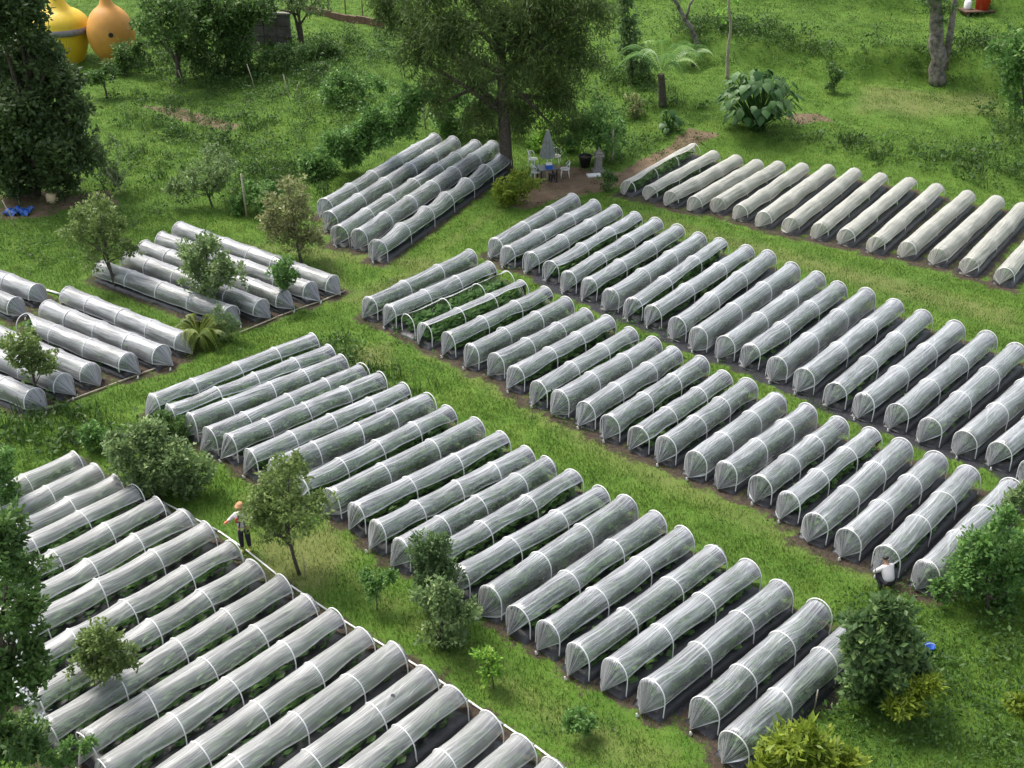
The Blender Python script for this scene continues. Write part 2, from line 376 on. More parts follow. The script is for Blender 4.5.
for nm, i, b, a, ln in tunnels:
    e = {'L': .35, 'M1': .5, 'M2': .5}.get(nm, .6)
    soil = np.maximum(soil, rect_mask(b[0], b[1], a, ln, e, e, .72))
    if nm == 'M1' and i > 2: matm = np.maximum(matm, rect_mask(b[0], b[1], a, ln, .45, -.2, .8))
    if nm == 'B': matm = np.maximum(matm, .8 * rect_mask(b[0], b[1], a, ln, .3, -.1, .7))
    if nm == 'L': matm = np.maximum(matm, .75 * rect_mask(b[0], b[1], a, ln, -.1, -.1, .68))
    if nm in ('M2', 'T'): matm = np.maximum(matm, .72 * rect_mask(b[0], b[1], a, ln, .0, -.3, .7))
dirt = np.zeros(len(gx))
for pg in ([(528,178),(560,165),(612,172),(604,192),(560,198),(530,210),(500,204)], [(590,190),(640,160),(690,128),(720,135),(680,150),(640,180),(600,192)],
           [(140,105),(180,108),(240,125),(232,132),(180,120)], [(785,116),(820,113),(835,121),(800,125)], [(40,200),(110,190),(120,205),(40,212)],
           [(0,195),(60,190),(60,215),(0,220)]):
    dirt = np.maximum(dirt, pxpoly(pg, .9))
worn = np.zeros(len(gx))
for pg in ([(240,240),(420,255),(480,262),(420,290),(360,310),(330,300),(400,270),(250,252)], [(440,345),(640,450),(920,590),(900,600),(620,475),(420,355)],
           [(240,480),(420,610),(560,700),(720,768),(600,768),(420,640),(230,510)], [(860,85),(1000,92),(1010,120),(850,115)], [(480,215),(520,200),(430,262),(400,270)],
           [(640,210),(1024,310),(1024,335),(760,260),(640,222)]):
    worn = np.maximum(worn, .62 * pxpoly(pg, 1.6))
for pg in ([(252,540),(335,528),(345,560),(320,590),(270,585)], [(290,245),(330,262),(345,290),(320,262)], [(345,350),(385,345),(390,365),(360,370)]):
    worn = np.maximum(worn, 1.05 * pxpoly(pg, 1.8))
gz = height(gx, gy) + .03 * vnoise(gx, gy, 1.7, 9) * (1 - np.maximum(soil, dirt)) - .0
quiet = np.maximum(soil, matm)
gz = np.where(quiet > .3, height(gx, gy), gz)
nx_, ny_ = len(xs), len(ys)
ii = np.arange((ny_ - 1) * nx_).reshape(ny_ - 1, nx_)[:, :-1].ravel()
quads = np.stack([ii, ii + 1, ii + nx_ + 1, ii + nx_], 1)
tv = np.stack([gx, gy, gz], 1)
ground = mobj('ground', npmesh('ground', tv, quads, M['ground'], True, {'soil': soil, 'mat': matm, 'dirt': dirt, 'worn': worn}))
tag(ground, kind='structure')
def gh(x, y): return float(height(x, y))

# ------------------------------------------------------------------ row tunnels
def hoop_profile(h, a, n=64):
    b = min(a * 1.08, h * .55); z0 = h - b
    pts = [(a * 1.02, z) for z in np.linspace(0, z0, 12)[:-1]]
    pts += [(a * math.cos(t), z0 + b * math.sin(t)) for t in np.linspace(0, math.pi, n)]
    pts += [(-a * 1.02, z) for z in np.linspace(z0, 0, 12)[1:]]
    pts = np.array(pts); s = np.concatenate([[0], np.cumsum(np.linalg.norm(np.diff(pts, axis=0), axis=1))])
    return pts, s / s[-1], s[-1]       # runs from +a (left of the axis) over the crown to -a
def prof_at(pr, s):
    pts, ss, _ = pr; return np.stack([np.interp(s, ss, pts[:, 0]), np.interp(s, ss, pts[:, 1])], -1)
hoop_mesh = {}
def get_hoop(key, h, a):
    if key not in hoop_mesh:
        pts, ss, _ = hoop_profile(h + .012, a + .012); s = np.linspace(0, 1, 26)
        q = np.stack([np.zeros(26), np.interp(s, ss, pts[:, 0]), np.interp(s, ss, pts[:, 1])], 1); q[0, 2] = q[-1, 2] = -.05
        hoop_mesh[key] = MB().tube(q, .017, 6).mesh('hoop', M['pvc'], True)
    return hoop_mesh[key]
def bed_mesh():
    n = 40; sec = [(.47, -.02), (.42, .1), (.34, .16), (.12, .185), (-.12, .185), (-.34, .16), (-.42, .1), (-.47, -.02)]
    v = []; k = len(sec)
    for i in range(n + 1):
        u = i / n; e = min(1.0, min(u, 1 - u) * 22 + .25)
        for (y, z) in sec:
            v.append((u, y * (.93 + .07 * e) + rng.normal(0, .012), z * e + rng.normal(0, .01) - .005))
    f = [(i * k + j, i * k + j + 1, (i + 1) * k + j + 1, (i + 1) * k + j) for i in range(n) for j in range(k - 1)]
    f += [tuple(range(k))[::-1], tuple(n * k + j for j in range(k))]
    return npmesh('mulched_bed', v, f, M['mulch'], True)
beds = [bed_mesh() for _ in range(4)]

def leaf_arrays(c, d, up, ln, wd, fold=.25, curl=.15):
    """c base, d direction, up rough normal (N,3); kite leaf of two quads folded on the midrib"""
    d = d / (np.linalg.norm(d, axis=1)[:, None] + 1e-9); s = np.cross(d, up); s /= np.linalg.norm(s, axis=1)[:, None] + 1e-9
    n = np.cross(s, d); ln = np.asarray(ln)[:, None]; wd = np.asarray(wd)[:, None]
    mid = c + d * ln * .5; tip = c + d * ln - n * ln * curl
    l = mid + s * wd * .5 - n * wd * fold; r = mid - s * wd * .5 - n * wd * fold
    v = np.stack([c, l, tip, r], 1).reshape(-1, 3); k = len(c); b = np.arange(k)[:, None] * 4
    f = np.concatenate([b + np.array([[0, 1, 2]]), b + np.array([[0, 2, 3]])], 1).reshape(-1, 3)
    return v, f
def rand_dirs(n, upbias=0.0, r=rng):
    d = r.normal(size=(n, 3)); d[:, 2] += upbias; return d / np.linalg.norm(d, axis=1)[:, None]
def crop_mesh(dens):
    n = int(1300 * dens); c = np.stack([rng.uniform(.03, .97, n), np.clip(rng.normal(.03, .13, n), -.2, .24), .22 + np.minimum(.38, np.abs(rng.normal(.08, .18, n)))], 1)
    pl = np.round(c[:, 0] * 16) / 16; c[:, 0] = pl + rng.normal(0, .012, n)
    d = rand_dirs(n, .5); d[:, 0] *= .16      # mesh is stretched six-fold along the bed
    v, f = leaf_arrays(c, d * 1.0, rand_dirs(n, 1.2), rng.uniform(.1, .2, n), rng.uniform(.06, .12, n))
    base = np.repeat(c[:, 0], 4); v[:, 0] = np.clip(base + (v[:, 0] - base) * .6, .01, .99)
    return npmesh('crop_row', v, f, M['crop'], True, {'var': np.repeat(rng.uniform(0, 1, n), 4)})
crops = [crop_mesh(d) for d in (.8, 1.0, 1.2, .3)]

def smooth_rows(a, k):
    ker = np.hanning(k + 2)[1:-1]; ker /= ker.sum()
    return np.apply_along_axis(lambda q: np.convolve(np.pad(q, k, mode='edge'), ker, 'same')[k:-k], 0, a)
def film_mesh(pr, ln, hoops, h, a, side, mat, sag=.09, hem_cam=.14, hem_back=.05, tail=.34, wr=.011, mode=None, both=True):
    nv = 27; us = []
    for k in range(len(hoops) - 1):
        us += list(np.linspace(hoops[k], hoops[k + 1], 10)[:-1])
    us = np.array(us + [hoops[-1]]); nu = len(us)
    t = np.interp(us, hoops, np.arange(len(hoops))) % 1.0
    amp = np.interp(us, hoops, sag * rng.uniform(.4, 1.5, len(hoops)))
    sg = amp * np.sin(np.pi * t) ** .8
    def hem(b, sd):
        q = smooth_rows(rng.normal(0, 1, (nu, 1)), 9)[:, 0]; return np.clip(b + sd * q + .012 * np.sin(np.pi * t) ** 2, .0, .62)
    hl, hr = (hem(hem_back, .03), hem(hem_cam, .035)) if side < 0 else (hem(hem_cam, .035), hem(hem_back, .03))
    if mode == 'open':      # cover pushed up into a bunch on the far shoulder
        hl, hr = hem(.20, .03), hem(.52, .03)
    if mode == 'lift':      # the far end of the cover is hitched up on one side
        hl = np.clip(hl + .4 * smooth(.72, 1.0, us / us[-1]), 0, .6)
    if mode == 'half':
        hl, hr = hem(.06, .03), hem(.40, .04)
    w = smooth_rows(rng.normal(0, 1, (nu, nv)), 7) * 2.2
    sk = np.cumsum(rng.normal(0, .4, nu)).astype(int)
    for i in range(nu): w[i] = np.roll(w[i], sk[i] // 2)
    rows = []; uvs = []; nh = list(np.exp(-np.minimum(t, 1 - t) * 9))
    for i, u in enumerate(us):
        s = np.linspace(hl[i], 1 - hr[i], nv); q = prof_at(pr, s)
        k = 1 - sg[i]; y = q[:, 0] * (1 - sg[i] * .55); z = q[:, 1] * k
        cy, cz = 0, h * .5; dx = np.stack([y - cy, z - cz], 1); dx /= np.linalg.norm(dx, axis=1)[:, None] + 1e-6
        off = w[i] * wr * (0.35 + .65 * np.sin(np.pi * t[i])) + .004
        y = y + dx[:, 0] * off; z = np.maximum(.02, z + dx[:, 1] * off)
        rows.append(np.stack([np.full(nv, u), y, z], 1)); uvs.append(np.stack([np.full(nv, u), s * pr[2]], 1))
    def cap(row, uv, outx, K, n=7):
        o, ou = [], []
        rad = rng.normal(0, 1, nv)
        for j in range(1, n + 1):
            f = j / n; g = f ** 1.15
            p = row * (1 - g) + np.array(K) * g
            p[:, 0] += rad * .03 * math.sin(math.pi * f) * (1 - f) * 1.2
            p[:, 2] += rad * .012 * (1 - f)
            p[:, 2] = np.maximum(p[:, 2], .03)
            o.append(p); q = uv.copy(); q[:, 0] += outx * f * .6; ou.append(q)
        return o, ou
    if mode not in ('open',):
        ky = (-side) * rng.uniform(.0, .16) if side < 0 else -rng.uniform(-.05, .1)
        n1, u1 = cap(rows[0], uvs[0], -1, (us[0] - tail, ky, .1))
        rows = n1[::-1] + rows; uvs = u1[::-1] + uvs; nh = [1.0] * len(n1) + nh
        if both and mode != 'lift':
            n2, u2 = cap(rows[-1], uvs[-1], 1, (us[-1] + tail * 1.1, rng.uniform(-.1, .1), .08))
            rows += n2; uvs += u2; nh += [1.0] * len(n2)
    v = np.concatenate(rows); uv = np.concatenate(uvs); m = len(rows)
    b = (np.arange(m - 1)[:, None] * nv + np.arange(nv - 1)[None]).ravel()
    return npmesh('film_cover', v, np.stack([b, b + 1, b + nv + 1, b + nv], 1), mat, True, {'hem': np.tile(np.eye(1, nv)[0] + np.eye(1, nv, nv - 1)[0], m), 'near_hoop': np.repeat(nh, nv)}, uv=uv)

LAB = {
 'L': '{} film tunnel from the back left end of the long central row',
 'M1': '{} film tunnel from the left in the upper row of the right block',
 'M2': '{} film tunnel from the left in the lower row of the right block',
 'B': 'dusty film tunnel, {} from the back in the bottom left block',
 'T': 'cream covered tunnel, {} from the left in the top right row',
 'U': '{} from the left of five long tunnels below the dark conifer',
 'W': '{} from the back of five white tunnels behind the round leafy tree',
 'V': 'white tunnel, {} from the right in the block at the left edge',
 'X': '{} tunnel from the back of the two cut off by the left edge',
}
OVER = {('M2', 2): 'opened tunnel with its cover pushed aside and bare hoops over green plants', ('M2', 3): 'half uncovered tunnel with film narrowed to a strip, beside the opened tunnel',
 ('T', 0): 'leftmost cream tunnel, its cover drawn into a narrow strip beside the dirt path', ('V', 2): 'white tunnel at left edge with one end lifted, third from the right',
 ('M2', 20): 'film tunnel whose front end the crouching person is tying, lower right row', ('L', 21): 'front right end tunnel of the central row, reaching under the dark broadleaf shrub',
 ('M2', 21): 'last tunnel of the lower right row, half hidden by the dense shrub', ('B', 14): 'dusty film tunnel in the bottom left block with a small dark hole near its end',
 ('U', 4): 'rightmost of five long tunnels below the dark conifer, sagging between hoops'}
peg_mesh = MB().lathe([(.0, .0), (.03, .0), (.042, .04), (.028, .08), (.02, .15), (.0, .16)], 8).mesh('knot', M['pvc'], True)
prof_cache = {}
for nm, i, b, a, ln in tunnels:
    h, hw, gap, film, group, side = BLK[nm]
    lab = OVER.get((nm, i)) or LAB[nm].format(ORD[i])
    root = empty('row_tunnel', b, a, lab, 'tunnel', group)
    pr = prof_cache.setdefault(nm, hoop_profile(h, hw))
    n = max(2, int(round(ln / gap))); hoops = np.linspace(0, ln, n + 1)
    hoops[1:-1] += rng.normal(0, .06, n - 1)
    mode = {('M2', 2): 'open', ('M2', 3): 'half', ('T', 0): 'half', ('V', 2): 'lift'}.get((nm, i))
    kw = dict(sag=rng.uniform(.01, .05), hem_cam=rng.choice((.1, .17, .22, .25, .28)) + rng.uniform(-.02, .02), hem_back=rng.uniform(.02, .08), tail=rng.uniform(.26, .38))
    if nm in ('M1', 'M2'): kw['sag'] = rng.uniform(.015, .065)
    if nm == 'T': kw.update(hem_cam=rng.uniform(.17, .27), sag=.05, wr=.014, tail=.3)
    if nm == 'B': kw.update(sag=rng.uniform(.02, .07), wr=.009, hem_cam=rng.uniform(.23, .3))
    if nm in ('W', 'V', 'X'): kw.update(tail=.5, hem_cam=rng.uniform(.1, .18))
    if nm == 'U': kw.update(sag=rng.uniform(.03, .09), hem_cam=rng.uniform(.1, .2))
    if (nm, i) == ('U', 4): kw['sag'] = .17
    mobj('film_cover', film_mesh(pr, ln, hoops, h, hw, side, M[film], mode=mode, **kw), root)
    for k, u in enumerate(hoops):
        if nm == 'T':
            o = mobj('hoop', get_hoop(nm, h - .04, hw - .04), root)
        else: o = mobj('hoop', get_hoop(nm, h, hw), root)
        o.location = (u, rng.normal(0, .008), 0); o.rotation_euler = (0, R(rng.normal(0, 2.5)), R(rng.normal(0, 3)))
    bd = mobj('mulched_bed', beds[i % 4], root); bd.scale = (ln + .3, 1, 1); bd.location = (-.15, 0, 0)
    dens = 3 if nm in ('T', 'B') else (i * 7 + 3) % 3
    cr = mobj('crop_row', crops[dens], root); cr.scale = (ln, 1, 1); tag(cr, kind='stuff')
    if mode != 'open' and nm != 'T' and (i * 5) % 3:
        kn = mobj('knot', peg_mesh, root); kn.location = (-kw['tail'] - .02, rng.uniform(.0, .12), 0); kn.rotation_euler = (0, R(-20), 0)
    if (nm, i) == ('B', 14):
        hole = MB().lathe([(0, .006), (.045, .006), (.06, 0), (.05, -.01)], 10).build('hole', M['mulch'], root)
        q = prof_at(pr, np.array([.5]))[0]; hole.location = (ln - 1.2, -.08, h - .03); hole.rotation_euler = (R(14), 0, 0)

# ------------------------------------------------------------------ foliage tools
def lobes_to_leaves(lobes, n, size, clump=.35, upb=.2, droop=0.0, flat=1.0, aspect=.5, seed=0, inner=.45):
    """lobes: list of (centre, radius). Returns leaf base, dir, up, len, wid, var"""
    r = np.random.default_rng(500 + seed); vol = np.array([q[1] ** 2.4 for q in lobes]); vol /= vol.sum()
    C, D, Uv, S, Vv = [], [], [], [], []
    for (c, rad), w in zip(lobes, vol):
        k = max(6, int(n * w)); per = 16; nc = max(4, k // per)
        dirs = rand_dirs(nc, .1, r); bump = 1 + .34 * np.sin(dirs[:, 0] * 5 + seed) * np.sin(dirs[:, 1] * 4.3 + 1) + r.normal(0, .17, nc)
        rr = rad * bump * (inner + (1 - inner) * r.random(nc) ** .45)
        cc = np.array(c) + dirs * rr[:, None] * np.array((1, 1, flat))
        cvar = r.uniform(0, 1, nc)
        ci = np.repeat(np.arange(nc), per); m = len(ci)
        ld = rand_dirs(m, upb - droop, r) + dirs[ci] * .5; off = r.normal(size=(m, 3)) * (rad * clump * .26 + size * .25)
        C.append(cc[ci] + off); D.append(ld); Uv.append(rand_dirs(m, 1.3, r)); S.append(r.uniform(.65, 1.3, m) * size)
        Vv.append(np.clip(.55 * cvar[ci] + .45 * r.random(m), 0, 1))
    C, D, Uv, S, Vv = (np.concatenate(q) for q in (C, D, Uv, S, Vv))
    return C, D, Uv, S, S * aspect, Vv
def foliage(name, arrs, mat, parent, fold=.2, curl=.15, origin=(0, 0, 0)):
    C, D, Uv, S, Wd, Vv = arrs
    v, f = leaf_arrays(C - np.array(origin), D, Uv, S, Wd, fold, curl)
    return mobj(name, npmesh(name, v, f, mat, False, {'var': np.repeat(Vv, 4)}), parent)
def bez(a, b, bend, n=8):
    a, b = np.array(a, float), np.array(b, float); m = (a + b) / 2 + np.array(bend); t = np.linspace(0, 1, n)[:, None]
    return (1 - t) ** 2 * a + 2 * t * (1 - t) * m + t * t * b

def plant(name, label, cat, base, lobes, mat, leaf, n, trunk=0.0, bark='bark', group=None, depth=.55, seed=None, upb=.2, droop=0.0, aspect=.5,
          clump=.35, flat=1.0, limbs=True, inner=.45, fold=.2, curl=.15, trunk_top=None, stems=1, leafname='crown', lift=0.0):
    """base in pixels; lobes (px,py,r_px) given where they show, set back and forward in depth at random"""
    seed = seed if seed is not None else int(base[0] * 13 + base[1]) % 9973
    r = np.random.default_rng(seed)
    b = P(*base); Y = b[1]; k = mpp(Y)
    lb = []
    for (px, py, rp) in lobes:
        dy = r.uniform(-depth, depth) * rp * k * 1.2
        c = V(px, py, Y + dy); rad = rp * k
        c[2] = max(c[2], gh(c[0], c[1]) + rad * .55 + lift)
        lb.append((c, rad))
    root = empty(name, b, 0, label, cat, group)
    sub = []
    for (c, rad) in lb:
        for q in range(6):
            u = rand_dirs(1, .15, r)[0]; sub.append((c + u * rad * r.uniform(.45, .95), rad * r.uniform(.36, .64)))
    lb2 = sub
    arr = lobes_to_leaves(lb2, int(n * (.85 if name == 'fruit_tree' else 1.1)), leaf, clump, upb, droop, flat, aspect, seed, inner)
    C = arr[0]; gz_ = height(C[:, 0], C[:, 1]); C[:, 2] = np.maximum(C[:, 2], gz_ + .04)
    foliage(leafname, arr, M[mat], root, fold, curl, b)
    if trunk > 0:
        mb = MB(); cen = np.mean([c for c, _ in lb], axis=0)
        top = np.array(trunk_top) if trunk_top is not None else cen * .85 + b * .15
        for s in range(stems):
            o = np.array((r.normal(0, .12), r.normal(0, .12), 0)) * (s > 0) * 2
            path = bez((0, 0, -.15), top - b + o * 2, (r.normal(0, .12), r.normal(0, .12), 0), 9) + o * np.linspace(0, 1, 9)[:, None]
            mb.tube(path, np.linspace(trunk, trunk * .55, 9) / (1 + .3 * (stems - 1)), 8)
        if limbs:
            for (c, rad) in lb:
                st = path[r.integers(3, 8)]
                mb.tube(bez(st, c - b, (r.normal(0, .2), r.normal(0, .2), r.normal(0, .15)), 7), np.linspace(trunk * .5, trunk * .12, 7), 6)
        mb.build('trunk', M[bark], root, True)
    return root
def leafm(k, *a, **kw): M[k] = leafmat(k, *a, **kw)
leafm('lf_dark', (0.0446, 0.0814, 0.0272), (0.119, 0.185, 0.0599), (0.223, 0.296, 0.109))
leafm('lf_deep', (0.0462, 0.107, 0.0272), (0.132, 0.236, 0.0568), (0.264, 0.378, 0.113))
leafm('lf_con', (0.0501, 0.0952, 0.0222), (0.123, 0.19, 0.0454), (0.224, 0.292, 0.0808))
leafm('lf_mid', (0.0689, 0.165, 0.0408), (0.179, 0.343, 0.0794), (0.33, 0.494, 0.136))
leafm('lf_sage', (0.0908, 0.153, 0.056), (0.257, 0.368, 0.133), (0.484, 0.614, 0.258))
leafm('lf_olive', (0.0902, 0.144, 0.0388), (0.249, 0.345, 0.0969), (0.451, 0.547, 0.194))
leafm('lf_tan', (0.124, 0.141, 0.054), (0.37, 0.396, 0.162), (0.558, 0.639, 0.323))
leafm('lf_yel', (.11, .18, .018), (.28, .36, .04), (.46, .5, .08))
leafm('lf_lime', (0.11, 0.246, 0.0318), (0.304, 0.548, 0.068), (0.55, 0.62, 0.136))
leafm('lf_blue', (0.0619, 0.129, 0.0436), (0.173, 0.273, 0.0904), (0.344, 0.46, 0.163))
leafm('lf_soft', (.07, .135, .045), (.15, .24, .085), (.25, .33, .15))
leafm('lf_fern', (.08, .14, .02), (.19, .26, .04), (.3, .35, .07))
leafm('lf_croton', (0.0825, 0.219, 0.034), (0.411, 0.62, 0.068), (0.62, 0.62, 0.136))
leafm('lf_big', (.05,.13,.035),(.13,.25,.08),(.22,.34,.14), rough=.45)
leafm('lf_red', (0.165, 0.11, 0.0454), (0.55, 0.275, 0.0907), (0.62, 0.384, 0.136))

# ------------------------------------------------------------------ trees and shrubs
TB = 'trees and shrubs among the tunnels'
plant('dark_tree', 'huge dark grey-green tree filling the top left corner', 'tree', (34, 196), [(16,18,24),(12,65,34),(46,94,32),(28,130,42),(-4,110,38),(58,138,28),(-4,18,30),(32,48,18),(6,160,26),(45,165,18),(74,110,14),(20,-18,24),(20,182,22),(56,178,20),(72,148,20),(66,88,18),(78,128,14),(48,60,18)], 'lf_dark', .3, 36000, .35, depth=.9, inner=.3)
plant('leafy_tree', 'dark leafy tree with leaning trunk right of the orange gourd house', 'tree', (180, 82), [(170,12,28),(198,25,28),(156,34,13),(212,4,22),(180,46,16),(156,2,16),(140,20,12),(190,52,12)], 'lf_deep', .28, 11000, .2, depth=.8)
plant('leafy_tree', 'dark tree in front of the grey concrete wall at the top', 'tree', (224, 72), [(235,22,24),(255,8,22),(222,44,14),(240,48,12)], 'lf_deep', .26, 7500, .2, depth=.7)
plant('leafy_tree', 'thin dark tree with bare slender trunks right of the grey wall', 'tree', (302, 46), [(300,2,16),(285,0,14),(318,-4,14),(262,8,14)], 'lf_sage', .26, 2200, .18, depth=.5, stems=2)
plant('conifer', 'tall feathery dark olive conifer over the long tunnels', 'tree', (507, 170), [(398,20,22),(418,58,26),(450,15,36),(462,82,26),(490,45,40),(520,12,42),(560,28,36),(582,60,22),(540,74,32),(502,104,26),(440,104,14),(565,100,24),(395,-10,25),(460,-20,40),(540,-22,40),(590,5,24),(528,120,18),(476,118,16),(555,128,16)], 'lf_con', .38, 38000, .36, depth=.9, droop=.7, aspect=.16, clump=.6, inner=.25, trunk_top=V(500, 10, P(507,170)[1]))
plant('cypress', 'slim dark blue-green column tree left of the tree fern', 'tree', (633, 84), [(625,2,8),(626,14,9),(628,28,10),(630,42,11),(634,56,11),(637,68,11),(624,-10,8)], 'lf_blue', .22, 3200, .12, depth=.3)
plant('shrub', 'bushy green shrub behind the pale post and stone pedestal', 'shrub', (604, 160), [(604,128,22),(586,132,18),(618,132,16),(598,112,14),(575,138,14),(612,148,14)], 'lf_mid', .2, 5000, 0)
plant('shrub', 'yellow-green undergrowth under the conifer beside the parasol', 'shrub', (558, 150), [(552,124,12),(560,136,14),(545,140,12),(572,146,10),(536,148,10),(553,58,12),(548,70,8)], 'lf_lime', .2, 2600, 0)
plant('shrub', 'small ochre brown shrub left of the tree fern trunk', 'shrub', (634, 118), [(633,103,8),(636,110,8)], 'lf_tan', .16, 600, 0)
plant('shrub', 'bright yellow-green bush in front of the patio table', 'shrub', (516, 205), [(516,188,15),(502,192,10),(530,186,10),(520,178,9),(510,200,9)], 'lf_yel', .16, 2400, 0)
plant('shrub', 'small dark bush at the corner of the patio path', 'shrub', (608, 190), [(607,182,8),(611,178,6)], 'lf_deep', .15, 700, 0)
plant('shrub', 'low sparse dark sapling on the grass right of the big-leaved clump', 'shrub', (832, 92), [(835,72,7),(829,84,7),(840,78,5)], 'lf_deep', .17, 350, .03)
plant('broadleaf_tree', 'yellow-green leafy tree cut by the right edge near the top', 'tree', (1030, 125), [(1012,58,17),(1022,38,14),(1012,80,13),(1030,60,20),(1022,100,14)], 'lf_mid', .28, 2600, .14)
plant('young_tree', 'spindly young tree on two pale stems below the dark corner tree', 'tree', (123, 194), [(104,148,13),(112,165,13),(96,160,9),(118,178,9)], 'lf_sage', .18, 900, .04, 'pale_stem', TB, stems=2)
plant('young_tree', 'greyish blue-green small tree left of the wooden garden posts', 'tree', (213, 207), [(214,162,19),(200,172,14),(184,184,14),(226,172,13),(172,190,9),(212,182,12)], 'lf_sage', .17, 3600, .06, group=TB)
plant('fruit_tree', 'brownish tan tree at the near end of the five long tunnels', 'tree', (302, 264), [(288,198,22),(270,208,12),(308,222,20),(292,232,20),(276,226,12),(318,240,11)], 'lf_tan', .17, 6000, .08, group=TB)
plant('fruit_tree', 'wide olive tree overhanging the far end of the five white tunnels', 'tree', (117, 288), [(90,222,22),(120,236,18),(104,250,18),(76,232,12),(100,212,14),(130,250,10)], 'lf_olive', .16, 5600, .08, group=TB)
plant('fruit_tree', 'round leafy tree standing over the five white tunnels', 'tree', (208, 312), [(208,262,24),(190,270,14),(226,270,15),(208,284,18),(205,246,14),(186,256,10)], 'lf_sage', .16, 6500, .07, group=TB)
plant('young_tree', 'small fresh green sapling at the ends of the five white tunnels', 'tree', (285, 308), [(284,270,11),(276,276,9),(292,274,8),(284,282,7)], 'lf_mid', .14, 1500, .035, group=TB)
plant('fruit_tree', 'small olive tree among the tunnels at the left edge', 'tree', (38, 396), [(24,344,16),(40,354,14),(10,352,11),(28,362,12),(46,364,8)], 'lf_olive', .15, 3200, .06, group=TB)
plant('shrub', 'spreading sage green bush behind the bottom left block', 'shrub', (158, 495), [(128,446,18),(150,440,18),(166,458,24),(186,468,18),(150,474,20),(130,464,14),(176,482,14),(140,482,13),(160,490,12),(192,480,13),(202,464,11),(116,456,10)], 'lf_sage', .15, 9500, 0, group=TB)
plant('shrub', 'dark green bush at the back left corner of the central row', 'shrub', (166, 437), [(162,424,12),(176,428,12),(152,424,9)], 'lf_deep', .14, 1900, 0, group=TB)
plant('shrub', 'small yellow-green bush left of the spreading sage bush', 'shrub', (96, 450), [(96,434,11),(88,440,8),(102,442,8)], 'lf_mid', .13, 1300, 0, group=TB)
plant('fruit_tree', 'yellowish olive tree on the path right of the standing person', 'tree', (300, 574), [(258,500,13),(262,522,13),(286,486,24),(268,508,20),(302,514,22),(290,468,18),(256,500,12),(316,498,14),(284,530,16)], 'lf_olive', .13, 7500, .06, group=TB)
plant('shrub', 'fresh green round tree hiding the near end of a central row tunnel', 'tree', (440, 606), [(440,552,20),(430,572,18),(450,572,17),(440,588,16),(424,590,9)], 'lf_soft', .12, 6000, .05, group=TB)
plant('shrub', 'low green shrub with some reddish leaves before the round green tree', 'shrub', (447, 650), [(438,606,20),(422,600,14),(458,616,18),(440,626,18),(466,606,10)], 'lf_sage', .13, 5200, .04, group=TB)
plant('shrub', 'small yellow-green sapling on the grass path below the central row', 'shrub', (494, 688), [(484,656,9),(496,666,10),(490,676,9)], 'lf_lime', .11, 1100, .02, group=TB)
plant('shrub', 'sparse low shrub on the grass path left of the round green tree', 'shrub', (376, 610), [(370,590,11),(386,580,10),(366,578,8)], 'lf_mid', .11, 900, .02, group=TB)
plant('shrub', 'small weedy bush on the grass path near the bottom centre', 'shrub', (578, 738), [(576,720,11),(586,726,8)], 'lf_mid', .1, 1100, 0, group=TB)
plant('fruit_tree', 'olive grey small tree rising between dusty tunnels of the bottom left block', 'tree', (112, 706), [(102,634,16),(116,650,15),(82,664,12),(96,660,16),(112,668,13),(92,646,13),(130,662,8)], 'lf_olive', .11, 5600, .045, group=TB, lift=.5)
plant('broadleaf_tree', 'tall green tree with white blossoms along the bottom left edge', 'tree', (-30, 790), [(12,562,22),(4,598,28),(22,622,20),(4,658,32),(14,696,30),(28,676,16),(10,738,34),(-4,526,20),(34,652,10),(30,604,12),(24,740,20),(8,545,14)], 'lf_deep', .14, 15000, .15, depth=.7)
plant('shrub', 'pale green bush at the left edge beside the back of bottom left block', 'shrub', (2, 520), [(4,470,14),(0,488,16),(14,510,14),(2,452,8),(20,528,12),(8,500,12)], 'lf_mid', .14, 3600, 0)
plant('shrub', 'ferny green plant at the bottom left foot of the dusty tunnels', 'shrub', (64, 775), [(72,752,12),(52,758,12),(86,744,7)], 'lf_mid', .1, 1300, 0)
plant('broadleaf_shrub', 'dark blue-green broadleaf shrub at the front end of the central row', 'shrub', (882, 706), [(886,610,10),(872,642,16),(902,638,15),(892,666,19),(862,666,14),(878,686,16),(912,660,12),(852,648,9),(860,626,12),(900,620,12),(920,678,13),(856,688,13)], 'lf_blue', .2, 6200, .05, aspect=.55, upb=.35)
plant('croton', 'small variegated yellow croton right of the dark broadleaf shrub', 'shrub', (910, 728), [(917,690,10),(904,702,11),(918,706,9),(894,708,7),(930,684,6)], 'lf_yel', .18, 620, .02, aspect=.32, upb=.7)
plant('croton', 'large bright yellow-green croton bush at the bottom edge', 'shrub', (802, 790), [(800,744,20),(778,758,17),(822,752,18),(842,768,14),(800,768,22),(768,772,14)], 'lf_yel', .25, 2300, 0, aspect=.3, upb=.7)
plant('shrub', 'dense dark green shrub over the last lower right tunnel', 'shrub', (990, 610), [(985,558,26),(1010,544,22),(1006,588,22),(958,572,17),(1022,570,20),(970,590,16),(1004,522,12),(940,590,9)], 'lf_mid', .15, 9500, .05)
plant('shrub', 'feathery pale green leaves reaching in from the right edge', 'shrub', (1040, 560), [(1016,500,8),(1010,510,7),(1022,492,8),(1030,505,10)], 'lf_sage', .18, 700, .03, aspect=.25)
plant('shrub', 'yellow leaved bush at the bottom right edge', 'shrub', (1024, 735), [(1018,704,8),(1026,710,10)], 'lf_yel', .15, 600, 0)
